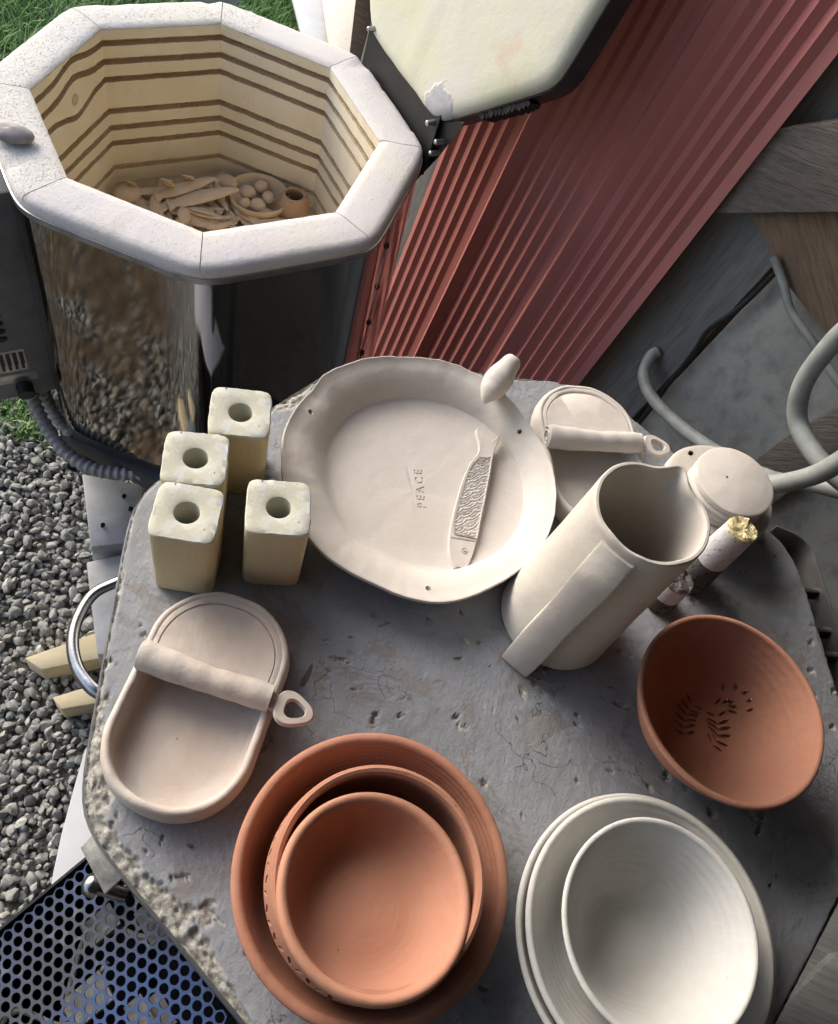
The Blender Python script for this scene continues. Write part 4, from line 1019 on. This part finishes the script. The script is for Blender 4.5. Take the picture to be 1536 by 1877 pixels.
def plate():
    N = 192; prof = [(0, .004, .0070), (0, .35, .0070), (0, .7, .0072), (0, .92, .0076), (1, .0, .0100), (1, .10, .0160), (1, .22, .0225), (1, .42, .0300), (1, .70, .0360), (1, .90, .0385), (1, .965, .0408), (1, .992, .0408), (1, 1.005, .0390), (1, .995, .0355), (1, .86, .0240), (1, .62, .0120), (1, .42, .0035), (1, .30, .0), (0, .9, .0), (0, .004, .0)]
    rings = []
    for (k, t, z) in prof:
        rg = []
        for j in range(N):
            a = 360 * j / N; A_, B_ = rf(a), ro(a); r = A_ * t if k == 0 else A_ + (B_ - A_) * t
            n_ = mnoise.noise(Vector((math.cos(R(a)) * 4, math.sin(R(a)) * 4, 2))); n2 = mnoise.noise(Vector((math.cos(R(a)) * 13, math.sin(R(a)) * 13, 5)))
            zz = z + (z / .04) ** 2 * (.0022 * n_ + .0012 * n2 - .004 * math.exp(-(((a - 285 + 180) % 360 - 180) / 60) ** 2)) + (-.004 * math.exp(-((a - 160) / 4) ** 2) + .002 * math.exp(-((a - 152) / 4) ** 2) if z > .03 else 0)
            rg.append((r * math.cos(R(a)) * (1 + .004 * n2), r * math.sin(R(a)) * (1 + .004 * n2), zz))
        rings.append(rg)
    V, F = loft(rings); o = link('plate', mesh('plate', V, F), MAT['bisque']); o.location = PC
    tag(o, 'big round off-white clay plate stamped with a word and carrying a bird on its rim', 'plate')
    bpy.context.view_layer.update()
    # stamped word PEACE, pressed into the floor
    cu = bpy.data.curves.new('word', 'FONT'); cu.body = 'PEACE'; cu.size = .0125; cu.extrude = .0010; cu.space_character = 1.45; cu.align_x = 'CENTER'; cu.align_y = 'CENTER'; cu.offset = .00025; cu.resolution_u = 2
    to = bpy.data.objects.new('word', cu); COL.objects.link(to)
    p0, p1 = s_(774, 926, .008), s_(768, 866, .008); d = (p1 - p0); c = (p0 + p1) / 2; c.z = TOP + .0072
    to.matrix_world = Matrix.Translation(c) @ Matrix.Rotation(math.atan2(d.y, d.x), 4, 'Z') ; bpy.context.view_layer.update()
    dg = bpy.context.evaluated_depsgraph_get(); tm = bpy.data.meshes.new_from_object(to.evaluated_get(dg)); tm.transform(to.matrix_world)
    bpy.data.objects.remove(to)
    vf = ([tuple(v.co) for v in tm.vertices], [tuple(p.vertices) for p in tm.polygons])
    bm = bmesh.new(); bm.from_mesh(tm); bmesh.ops.remove_doubles(bm, verts=bm.verts, dist=1e-6); tm2 = bpy.data.meshes.new('t'); bm.to_mesh(tm2); bm.free()
    vf = ([tuple(v.co) for v in tm2.vertices], [tuple(p.vertices) for p in tm2.polygons])
    holes = []
    for (px, py, z) in ((569, 755, .036), (951, 791, .034), (785, 1079, .033)):
        q = s_(px, py, z); out = Vector((q.x - PC.x, q.y - PC.y, 0)).normalized(); holes.append(tube([q - out * .007 + Vector((0, 0, .006)), q + out * .007 - Vector((0, 0, .006))], .0028, 14))
    try:
        boolean_cut(o, join([vf] + holes)); 
        for p_ in o.data.polygons: p_.use_smooth = True
        o.data.set_sharp_from_angle(angle=R(35))
    except Exception as ex: print('plate cut failed', ex)
plate()
# bird on the rim: body, beak low at the front, tail up
def bird():
    pts = [s_(886, 741, .048), s_(891, 731, .052), s_(899, 718, .056), s_(909, 703, .060), s_(920, 688, .066), s_(931, 673, .072), s_(940, 661, .077), s_(945, 654, .080)]
    rad = [.0012, .0065, .0125, .0155, .0150, .0115, .0098, .0060]
    path = catmull(pts, 4); rr_ = lambda t: float(np.interp(t * (len(rad) - 1), range(len(rad)), rad))
    V, F = tube(path, rr_, 20, flat=1.0); me = mesh('bird', V, F); o = link('clay_bird', me, MAT['bisque'], angle=80); o.location = (0, 0, 0)
    # pedestal that joins it to the rim
    V2, F2 = tube([s_(912, 716, .036), s_(912, 710, .052)], .009, 16)
    V, F = join([(V, F), (V2, F2)]); o.data = mesh('bird', V, F); o.data.materials.append(MAT['bisque'])
    for p_ in o.data.polygons: p_.use_smooth = True
    m = o.modifiers.new('r', 'REMESH'); m.mode = 'VOXEL'; m.voxel_size = .0011; m.use_smooth_shade = True
    sm = o.modifiers.new('s', 'SMOOTH'); sm.iterations = 12; sm.factor = .6
    c = Vector(pts[3]); me_ = o.data; me_.transform(Matrix.Translation(-c)); o.location = c
    tag(o, 'small off-white clay bird perched on the far rim of the big plate', 'clay bird')
bird()
# fish with stamped scales lying on the plate
def plate_fish():
    outline = [(879, 786), (885, 797), (896, 808), (905, 806), (915, 797), (916, 806), (910, 818), (905, 832), (903, 850), (899, 876), (892, 910), (885, 945), (877, 980), (869, 1010), (860, 1035), (851, 1047), (844, 1050), (836, 1045), (828, 1030), (823, 1010), (823, 985), (828, 955), (836, 920), (846, 885), (858, 855), (870, 838), (877, 828), (878, 812), (874, 798), (873, 786)]
    def hz_(py): t = (1050 - py) / 264; return .0125 + .013 * max(0, t - .35) ** 1.0
    P = [s_(x, y, hz_(y)) for x, y in outline]; P = catmull(P, 3, closed=True)
    o0 = s_(862, 930, .01); bm = bmesh.new()
    loc = [p - o0 for p in P]
    cvs = []
    # outer rim ring, raised border, inner face
    def inset(d):
        n = len(loc); out = []
        for i in range(n):
            t = (loc[(i + 1) % n] - loc[i - 1]); s = Vector((t.y, -t.x, 0)).normalized(); out.append(loc[i] + s * d)
        return out
    sgn = 1
    a = sum((loc[i].x * loc[(i + 1) % len(loc)].y - loc[(i + 1) % len(loc)].x * loc[i].y) for i in range(len(loc)))
    sgn = -1 if a > 0 else 1
    def zz(l, dz): return [Vector((p.x, p.y, p.z + dz)) for p in l]
    i1, i2 = inset(sgn * .0008), inset(sgn * .0016)
    rings = [zz(loc, -.0055), zz(loc, -.001), zz(i1, 0), zz(i2, -.0001)]
    V, F = loft(rings, True, True); me = mesh('fish', V, F); bm.from_mesh(me); bmesh.ops.triangulate(bm, faces=[f for f in bm.faces if len(f.verts) > 4]); bm.to_mesh(me); bm.free()
    o = link('clay_fish', me, MAT['bisque'], angle=40); o.location = o0
    tag(o, 'long flat clay fish ornament with stamped scales lying on the plate', 'clay fish')
    # stamped scale panel (own relief), head line, eye, wire loop
    quad = [(884, 833), (900, 834), (897, 874), (890, 910), (883, 945), (874, 985), (866, 985), (848, 979), (829, 970), (832, 950), (840, 918), (850, 885), (861, 858), (874, 840)]
    L = [(879, 838), (862, 858), (851, 885), (841, 918), (833, 950), (830, 978)]; Rr_ = [(901, 838), (899, 858), (894, 885), (888, 918), (881, 950), (874, 988)]
    Lp = catmull([s_(x, y, hz_(y) + .0004) for x, y in L], 44); Rp = catmull([s_(x, y, hz_(y) + .0004) for x, y in Rr_], 44); n = len(Lp); m = 60; V = []; F = []
    for i in range(n):
        for j in range(m + 1):
            u = j / m; p = Lp[i].lerp(Rp[i], u); s = i / (n - 1) * 6.5 + u * .9
            band = int(s // 1) % 2; f = s % 1.0
            if f < .22: h = .5 + .5 * math.sin(f / .22 * math.pi * 5)
            else:
                row = int((f - .22) / .39); cx = ((u * 2.1 + (row + int(s)) * .5) % 1.0) - .5; cy = ((f - .22) / .39) % 1.0; rd = math.hypot(cx * 1.25, cy * .9); h = (.5 + .5 * math.sin(rd * 14)) * (1 if rd < .95 else .3)
            edge = min(1, u * 12, (1 - u) * 12)
            V.append(Vector(p) - o0 + Vector((0, 0, -.0012 * edge + .0009 * h * edge)))
    for i in range(n - 1):
        for j in range(m): a_ = i * (m + 1) + j; F.append((a_, a_ + 1, a_ + m + 2, a_ + m + 1))
    # the panel sits as a thin stamped tablet just proud of the fish
    sc = link('scale_panel', mesh('scale_panel', [v + Vector((0, 0, .0012)) for v in V], F), MAT['bisque'], o, angle=None)
    ctr = s_(851, 1009, hz_(1009)) - o0; parts = [tube([ctr + Vector((.0030 * math.cos(a_), .0030 * math.sin(a_), 0)) for a_ in np.linspace(0, 2 * math.pi, 20)[:-1]], .0006, 6, closed=True)]
    rg = [[ctr + Vector((r_ * math.cos(a_), r_ * math.sin(a_), z_)) for a_ in np.linspace(0, 2 * math.pi, 13)[:-1]] for r_, z_ in ((.0016, -.0005), (.0014, .0008), (.0004, .0010))]
    V, F = join(parts + [loft(rg)]); link('eye', mesh('eye', V, F), MAT['bisque_cream'], o)
    a_, b_ = s_(826, 984, hz_(984)) - o0, s_(874, 992, hz_(990)) - o0
    V, F = tube([a_, a_.lerp(b_, .5) + Vector((0, 0, .0002)), b_], .0007, 8); link('gill_ridge', mesh('gill_ridge', V, F), MAT['bisque_cream'], o)
    c = s_(838, 1052, .012); c2 = [c - o0 + Vector((.0052 * math.cos(t_) , .0072 * math.sin(t_), .001)) for t_ in np.linspace(.6, 2 * math.pi - .1, 20)]
    V, F = tube(c2, .00045, 6); link('wire_loop', mesh('wire_loop', V, F), MAT['wire'], o)
plate_fish()

# --- sardine-tin dishes
def tin(c, rz, L, W, hgt, label, roll_y, key_flip=1, deck_to=1, mat='bisque_stained', keyrot=0.0):
    root = empty('tin_dish', (c[0], c[1], TOP), label, 'dish', rz)
    N = 96
    def outline(inset, sh=1):
        out = []; hw, hl = W / 2 - inset, L / 2 - inset; cr = hw * .94
        for k in range(N):
            a = 2 * math.pi * (k + .5) / N
            # superellipse-like stadium
            dx, dy = math.cos(a), math.sin(a); ex = 2.15
            # rounded box by radial search
            lo, hi = 0, .3
            for _ in range(22):
                md = (lo + hi) / 2; x, y = abs(dx * md), abs(dy * md); qx, qy = max(x - (hw - cr), 0), max(y - (hl - cr), 0)
                ins = (math.hypot(qx, qy) <= cr) and x <= hw and y <= hl
                lo, hi = (md, hi) if ins else (lo, md)
            out.append((dx * lo, dy * lo))
        return out
    def ring(inset, z, amp=.0005):
        out = []
        for x, y in outline(inset):
            n_ = mnoise.noise(Vector((x * 30 + rz * 5, y * 30, 1))) + .5 * mnoise.noise(Vector((x * 75, y * 75, 2 + z * 60))); out.append((x * (1 + .012 * n_), y * (1 + .009 * n_), z + amp * 3.2 * mnoise.noise(Vector((x * 45, y * 45, 3 + rz)))))
        return out
    rings = [ring(.0, .006, 0), ring(-.001, hgt * .5, 0), ring(.0005, hgt - .004), ring(.0022, hgt - .0005), ring(.0050, hgt), ring(.0072, hgt - .0015), ring(.0080, hgt - .006), ring(.0085, .012, 0), ring(.013, .0072, 0), ring(.025, .0060, 0), ring(.045, .0058, 0)]
    V, F = loft([ring(.010, 0, 0), ring(.003, .0012, 0)] + rings); link('tray', mesh('tray', V, F), MAT[mat], root, angle=60)
    # deck: the closed half of the lid, a thick sheet inset in the rim
    o1 = outline(.0065); y0 = roll_y; half = [(x, y) for x, y in o1 if y > y0]; half.sort(key=lambda p: -math.atan2(p[1] - y0, p[0]))
    xs = sorted([p[0] for p in half]); dk = [(max(xs), y0)] + list(reversed(half)) + [(min(xs), y0)]
    dk = [(max(xs) , y0 - .001)] + [p for p in reversed(half)] + [(min(xs), y0 - .001)]
    cx_, cy_ = 0, y0 + (L / 2 - y0) * .45
    def scl(f, z): return [(cx_ + (x - cx_) * f, y0 + (y - y0) * (f if y > y0 + .001 else 1), z) for x, y in dk]
    rg = [scl(1.03, hgt - .010), scl(1.03, hgt - .0015), scl(.985, hgt - .0002), scl(.93, hgt - .0002), scl(.915, hgt - .0018), scl(.90, hgt - .0002), scl(.5, hgt - .0006), scl(.02, hgt - .0006)]
    V, F = loft(rg, True, True); link('lid_half', mesh('lid_half', V, F), MAT[mat], root, angle=55)
    # rolled strip of lid with spiral end
    r = .0125; zc = hgt + .0055; hw = W / 2 - .004
    path = [(-hw, y0 + .003, zc), (-hw * .5, y0 + .001, zc), (0, y0, zc), (hw * .5, y0 + .0006, zc), (hw, y0 + .001, zc)]
    P = catmull(path, 10)
    V, F = tube(P, lambda t: r * (1 + .05 * math.sin(t * 9) + .02 * math.sin(t * 31)) * (1 - .12 * t), 24, flat=.92); rl_ = link('rolled_strip', mesh('rolled_strip', V, F), MAT[mat], root, angle=50)
    sp = []
    for k in range(34):
        a = k / 33 * 4.2 * math.pi; q = r * (.9 - .72 * k / 33); sp.append((-hw - .0002, y0 + .003 + q * math.cos(a), zc + q * math.sin(a)))
    V, F = tube(sp, .0011, 6); link('spiral_edge', mesh('spiral_edge', V, F), MAT[mat], rl_)
    # key: flat tab with a rounded triangular hole at the roll's end
    K = 40; oo = []; ii = []
    for k in range(K):
        a = 2 * math.pi * k / K; t1 = 1 + .10 * math.cos(3 * (a)); oo.append((.0165 * t1 * math.cos(a), .0140 * t1 * math.sin(a))); ii.append((.0085 * t1 * math.cos(a) + .001, .0072 * t1 * math.sin(a)))
    kc = Vector((hw + .0195, y0 - .002, zc - .001)); tl = .0045
    def kr(l, z): return [(kc.x + x, kc.y + y * key_flip, kc.z + z - .15 * x) for x, y in l]
    o9 = [(x * .93, y * .93) for x, y in oo]; i9 = [(x * 1.1, y * 1.1) for x, y in ii]
    rg = [kr(ii, -.0035), kr(oo, -.0035), kr([(x * 1.02, y * 1.02) for x, y in oo], 0), kr(o9, .0032), kr(i9, .0032), kr(ii, .001), kr(ii, -.0035)]
    V, F = loft(rg, False, False)
    V2, F2 = boxvf((hw + .004, y0 - .001, zc - .001), Vector((.006, 0, 0)), Vector((0, .0065, 0)), Vector((0, 0, .0033)))
    V, F = join([(V, F), (V2, F2)]); kk = link('key', mesh('key', V, F), MAT[mat], root, angle=50)
    return root
top_, bot_, lf_, rg_ = s_(405, 1077, .030), s_(308, 1492, .030), s_(201, 1392, .030), s_(532, 1170, .030)
ax_ = (s_(405, 1077, .03) - s_(312, 1490, .03)); 
tin(((-.1345 - .0885) / 2 + .004, (.2965 + .1105) / 2), R(4.5), .1905, .119, .030, 'sardine-tin shaped clay dish with rolled lid and key, nearest the camera', .0125)
tin((.151, .612), R(24), .190, .116, .030, 'sardine-tin shaped clay dish with rolled lid, tucked behind the tall pitcher', .010, mat='bisque')

# --- pitcher
def pitcher():
    bx, by = .164, .419; tx, ty = .166, .411; Hh = .212; N = 128; n0 = 40
    sp = s_(1247, 860, .212); spa = math.atan2(sp.y - ty, sp.x - tx)
    def rad(t, a):
        r = .0570 + (.0475 - .0570) * t ** .8
        d = (a - spa + math.pi) % (2 * math.pi) - math.pi
        k = max(0, (t - .80) / .20)
        return r + k ** 1.5 * (.0085 * math.exp(-(d / .16) ** 2) - .0022 * math.exp(-((abs(d) - .45) / .2) ** 2)) + .0004 * mnoise.noise(Vector((math.cos(a) * 3, math.sin(a) * 3, t * 5)))
    def ring(t, off, z, amp=1):
        cx, cy = bx + (tx - bx) * t, by + (ty - by) * t
        out = []
        for k in range(N):
            a = 2 * math.pi * k / N; r = rad(t, a) + off; d = (a - spa + math.pi) % (2 * math.pi) - math.pi
            zz = z + (amp * (.004 * math.exp(-(d / .3) ** 2) + .0018 * mnoise.noise(Vector((math.cos(a) * 2, math.sin(a) * 2, 4))) ) if t > .9 else 0)
            out.append((cx + r * math.cos(a) - bx, cy + r * math.sin(a) - by, zz))
        return out
    rings = [ring(0, -.003, 0), ring(0, 0, .002)] + [ring(i / n0, 0, Hh * i / n0) for i in range(1, n0)] + [ring(1, 0, Hh - .0015), ring(1, -.0012, Hh), ring(1, -.0032, Hh), ring(1, -.0045, Hh - .0018)]
    rings += [ring(i / n0, -.0048, Hh * i / n0) for i in range(n0 - 1, 2, -1)] + [ring(.03, -.010, .007)]
    V, F = loft(rings); root = empty('pitcher', (bx, by, TOP), 'tall off-white clay pitcher with pinched spout and broad flat strap', 'pitcher')
    link('pitcher_body', mesh('pitcher_body', V, F), MAT['bisque_cream2'] if 'bisque_cream2' in MAT else MAT['bisque_cream'], root, angle=50)
    # strap: a slab applied to the wall on the near side, from rim to foot
    pa, pb = s_(932, 1198, 0), s_(967, 1228, 0); m0 = (pa + pb) / 2; sa = math.atan2(m0.y - by, m0.x - bx)
    er = Vector((math.cos(sa), math.sin(sa), 0)); et = Vector((-math.sin(sa), math.cos(sa), 0))
    hwid = .0150; secs = []
    for i in range(25):
        t = i / 24; z = .0015 + (.203 - .0015) * t; cx, cy = (tx - bx) * z / Hh, (ty - by) * z / Hh; rw = .0570 + (.0475 - .0570) * (z / Hh) ** .8
        pr = .0185 * min(1, .28 + (1 - t) * 7) * (1 if t < .9 else 1 - (t - .9) * 7) + .0006 * math.sin(t * 14)
        pr = max(pr, .002); w = hwid * (1 + .04 * math.sin(t * 9)); c = Vector((cx, cy, 0))
        def pt(u, o): return c + er * (math.sqrt(max((rw) ** 2 - u * u, 0)) + 0) * 1 + et * u + er * o + Vector((0, 0, z))
        inn = -.004
        secs.append([c + er * (rw - .006) - et * w + Vector((0, 0, z)), pt(-w, pr * .5), c + er * (rw + pr - .0012) - et * w + Vector((0, 0, z)), c + er * (rw + pr) - et * (w - .0015) + Vector((0, 0, z)), c + er * (rw + pr + .0004) + Vector((0, 0, z)),
                     c + er * (rw + pr) + et * (w - .0015) + Vector((0, 0, z)), c + er * (rw + pr - .0012) + et * w + Vector((0, 0, z)), pt(w, pr * .5), c + er * (rw - .006) + et * w + Vector((0, 0, z))])
    V, F = loft(secs); me = mesh('strap', V, F); bm = bmesh.new(); bm.from_mesh(me); bmesh.ops.recalc_face_normals(bm, faces=bm.faces); bm.to_mesh(me); bm.free()
    link('strap', me, MAT['bisque_cream'], root, angle=40)
pitcher()

# --- terracotta and white bowls
def bowl(name, c, prof, mat, label, cat='bowl', wob=.006, seed=1., tilt=(0, 0, 0), z=0, n=128):
    V, F = loft(revolve(prof, n, wob, seed)); o = link(name, mesh(name, V, F), MAT[mat], angle=55); o.location = (c[0], c[1], TOP + z); o.rotation_euler = tilt; return tag(o, label, cat)
def prof_bowl(Rr_, Hh, foot, thick, curve=.5, lip=None, floor=.006, inner_floor=None, n=14, rip=.0):
    "rounded lip bowl: inside centre -> lip -> outside -> foot"
    lip = lip or thick; fi = inner_floor if inner_floor is not None else foot * .9; P = [(.0005, floor), (fi * .6, floor), (fi * .9, floor + .0006)]
    if rip: P[-2:] = [(fi * .25, floor + rip), (fi * .5, floor), (fi * .7, floor + rip * .8), (fi * .9, floor), (fi * .97, floor + rip * 1.6)]
    ni = 44 if rip else n
    for i in range(1, ni + 1):
        t = i / ni; r = fi + (Rr_ - lip - fi) * t ** curve + rip * math.sin(i * 1.25 + .7 * math.sin(i * .4)); z = floor + (Hh - floor - lip * .4) * t; P.append((r, z))
    for a in (150, 110, 75, 40, 5, -30): P.append((Rr_ - lip * .5 + lip * .5 * math.cos(R(a)), Hh - lip * .45 + lip * .45 * math.sin(R(a))))
    for i in range(n, -1, -1):
        t = i / n; r = foot + (Rr_ - lip * .25 - foot) * t ** curve; z = .001 + (Hh - lip * 1.1 - .001) * t; P.append((r, z))
    P += [(foot - .002, 0), (foot - .006, .0008), (.0005, .0008)]
    return P
bowl('wide_bowl', (.0705, .126), prof_bowl(.1030, .054, .074, .0075, .42, .0085, .007, rip=.0002), 'terracotta', 'widest terracotta bowl, at the bottom of the nested red stack', seed=3.)
# pierced bowl
prB = [(.0005, .008), (.040, .008), (.058, .013), (.0675, .026), (.0712, .045), (.0706, .062), (.0692, .074), (.0690, .0775), (.0702, .0805), (.0725, .0818), (.0748, .0805), (.0758, .0775), (.0772, .066), (.0785, .052), (.0765, .034), (.0690, .016), (.054, .003), (.048, 0), (.0005, .0)]
pb_ = bowl('pierced_bowl', (.0715, .1188), prB, 'terracotta', 'middle terracotta bowl, its outside carved with a band of leaf-shaped holes', seed=5., wob=.004, z=.0075)
def leafcut(c, along, across, nrm, L, W, D):
    "a lens-shaped cutter"
    rg = []
    for z in (-D, D):
        ring = []
        for k in range(14):
            a = 2 * math.pi * k / 14; u = math.cos(a); v = math.sin(a) * (1 - .35 * abs(u)); ring.append(Vector(c) + along * u * L + across * v * W + nrm * z)
        rg.append(ring)
    return loft(rg)
cuts = []
bpy.context.view_layer.update()
for k in range(54):
    a = 2 * math.pi * k / 54 + .02; out = Vector((math.cos(a), math.sin(a), 0)); tg_ = Vector((-out.y, out.x, 0)); zc = TOP + .0075 + .061 + .0035 * math.sin(k * .9)
    c = Vector((.0715, .1188, 0)) + out * .0775; c.z = zc; al = (Vector((0, 0, 1)) + tg_ * (.35 if k % 2 else -.3)).normalized(); cuts.append(leafcut(c, al, out.cross(al).normalized(), out, .0058, .0022, .0048))
    if k % 3 == 0:
        c2 = c.copy(); c2.z = zc - .0150; c2 += tg_ * .002; cuts.append(leafcut(c2, tg_, Vector((0, 0, 1)), out, .0040, .0013, .0034))
try:
    boolean_cut(pb_, join(cuts)); [setattr(p_, 'use_smooth', True) for p_ in pb_.data.polygons]; pb_.data.set_sharp_from_angle(angle=R(35))
except Exception as ex: print('cut failed', ex)
prC = [(.0005, .0066), (.006, .0062), (.010, .0069), (.016, .0062), (.022, .0066), (.030, .0060), (.036, .0066), (.044, .009), (.0515, .017), (.0555, .028), (.0578, .038), (.0583, .0415), (.0598, .0438), (.0625, .0450), (.0648, .0438), (.0655, .0410), (.0640, .0350), (.0600, .0240), (.054, .012), (.044, .003), (.036, 0), (.0005, .0)]
prC = [(x * 1.055, z) for x, z in prC]
from mathutils import Quaternion
qc = Quaternion((.924, -.382, 0), R(-12)); rc = at(692, 1633, ZS + .0945); oc = rc - qc @ Vector((0, 0, .044))
sb = bowl('small_bowl', (oc.x, oc.y), prC, 'terracotta_light', 'smallest terracotta bowl, smooth orange, tipped inside the top of the nested red stack', seed=8., wob=.008, z=oc.z - TOP, tilt=tuple(qc.to_euler()))

bowl('white_bowl', (.2842, .1590), prof_bowl(.1052, .050, .060, .0045, .55, .0050, .006), 'white_clay', 'outermost white bowl, at the bottom of the nested white stack', seed=11., wob=.003)
bowl('white_bowl', (.2840, .1605), prof_bowl(.1000, .050, .052, .0042, .60, .0055, .0055, rip=.0002), 'white_clay', 'middle white bowl, its rim just inside the outermost white rim', seed=13., wob=.003, z=.0062)
bowl('white_bowl', (.2768, .1590), prof_bowl(.0760, .075, .032, .0040, .62, .0046, .0055, .0285, rip=.00028), 'white_clay', 'deep cone-shaped white bowl, innermost and topmost of the white stack', seed=15., wob=.004, z=.0120)

fb = bowl('stamped_bowl', (.3155, .357), prof_bowl(.0865, .078, .034, .0050, .55, .0056, .006, .032, rip=.00016), 'terracotta', 'flared terracotta bowl with leaf sprigs stamped in its floor, standing alone at right', seed=21., wob=.014)
cuts = []
def sprig(pts, n, L, W):
    path = catmull([s_(x, y, .010) for x, y in pts], 12)
    for side in (-1, 1):
        for i in range(n):
            t = (i + .6) / n; k = int(t * (len(path) - 2)); p = path[k]; d = (path[k + 1] - path[k]).normalized(); s = Vector((-d.y, d.x, 0)) * side
            al = (s + d * .45).normalized(); c = p + al * .0062; c.z = TOP + bowl_z(c); nrm = Vector((0, 0, 1)); f = .7 + .5 * math.sin(math.pi * t)
            cuts.append(leafcut(c, al, nrm.cross(al).normalized(), nrm, L * f, W * f, .0028))
def bowl_z(c):
    r = math.hypot(c.x - .3155, c.y - .357)
    if r < .0288: return .0066
    t = ((r - .032) / (.0865 - .0056 - .032)); t = max(t, 0) ** (1 / .55); return .006 + (.078 - .006 - .0022) * t
sprig([(1305, 1365), (1318, 1352), (1320, 1330), (1315, 1305)], 6, .0056, .0017)
sprig([(1259, 1350), (1257, 1325), (1262, 1302), (1275, 1285)], 6, .0056, .0017)
sprig([(1350, 1318), (1347, 1300), (1335, 1283), (1315, 1275)], 5, .0050, .0016)
try:
    boolean_cut(fb, join(cuts), self_=True); [setattr(p_, 'use_smooth', True) for p_ in fb.data.polygons]; fb.data.set_sharp_from_angle(angle=R(38))
except Exception as ex: print('cut failed', ex)

# --- drum-shaped stand with small round lids on it
dr = bowl('round_dish', (.2900, .6150), [(.0005, .044), (.045, .045), (.056, .046), (.0605, .0445), (.0625, .041), (.0630, .030), (.0610, .012), (.057, .0), (.0005, 0)], 'bisque_cream', 'wide round clay dish turned over beneath the stack of small lids', 'dish', seed=31., wob=.01)
V, F = tube([s_(1266, 832, .035), s_(1266, 830, .052)], .0028, 12); boolean_cut(dr, (V, F)); [setattr(p_, 'use_smooth', True) for p_ in dr.data.polygons]; dr.data.set_sharp_from_angle(angle=R(35))
zz = .0462
lids = ['lowest small clay lid in the stack on the round dish', 'second small clay lid from the bottom of the stack', 'third small clay lid, directly under the topmost one', 'topmost small clay lid with a pinhole at its centre']
for k in range(4):
    c = (.2905 + .0012 * math.sin(k * 2.1), .6050 + .0012 * math.cos(k * 1.7)); hh = .0078 if k < 3 else .0085; r_ = .0432 if k == 3 else .0425
    V, F = loft(revolve([(.0005, 0), (r_ - .002, 0), (r_ - .0004, .0012), (r_, hh * .5), (r_ - .0006, hh - .0012), (r_ - .0026, hh), (.0005, hh)], 80, .006, 40. + k)); o = link('clay_disc', mesh('clay_disc', V, F), MAT['bisque'], angle=50)
    o.location = (c[0], c[1], TOP + zz); zz += hh + .0002; tag(o, lids[k], 'clay disc')
    if k == 3:
        bpy.context.view_layer.update(); q = s_(1333, 875, zz); V, F = tube([q - Vector((0, 0, .004)), q + Vector((0, 0, .004))], .0016, 10); boolean_cut(o, (V, F)); [setattr(p_, 'use_smooth', True) for p_ in o.data.polygons]; o.data.set_sharp_from_angle(angle=R(35))

# --- scorched peephole plugs (tapered soft brick)
def plug(c, hgt, r0, r1, label, broken=True, tilt=(0, 0)):
    root = empty('kiln_plug', (c.x, c.y, TOP), label, 'kiln plug'); root.rotation_euler = (tilt[0], tilt[1], 0)
    def ring(t, f=1, dz=0, jit=.0006): r = (r0 + (r1 - r0) * t) * f; return [((r + jit * mnoise.noise(Vector((math.cos(a) * 4, math.sin(a) * 4, t * 9 + r0 * 100)))) * math.cos(a), (r + jit * mnoise.noise(Vector((math.cos(a) * 4, math.sin(a) * 4, t * 9)))) * math.sin(a), hgt * t + dz) for a in [2 * math.pi * k / 40 for k in range(40)]]
    V, F = loft([ring(0, .93), ring(.02)] + [ring(t) for t in np.linspace(.08, .46, 6)], True, False); link('scorched_base', mesh('scorched_base', V, F), MAT['plugdark'], root, angle=60)
    V, F = loft([ring(t) for t in np.linspace(.46, .96, 8)], False, False); link('whitewashed_body', mesh('whitewashed_body', V, F), MAT['plugwhite'], root, angle=60)
    rg = [ring(.96)]
    for f in (.93, .75, .5, .25, .02):
        rg.append([(x, y, hgt * .985 + .0035 * mnoise.noise(Vector((x * 160, y * 160, 3))) + .002 * mnoise.noise(Vector((x * 500, y * 500, 8)))) for x, y, _ in ring(.96, f)])
    V, F = loft(rg, False, True); link('broken_top', mesh('broken_top', V, F), MAT['plugyellow' if broken else 'plugdark'], root, angle=25)
b_ = s_(1262, 1062, 0); plug(b_, .108, .0185, .0150, 'tapered kiln plug with black base and broken yellow top behind the pitcher')
b_ = s_(1206, 1100, 0); plug(b_, .046, .0170, .0155, 'shorter scorched kiln plug half hidden by the pitcher', broken=False)
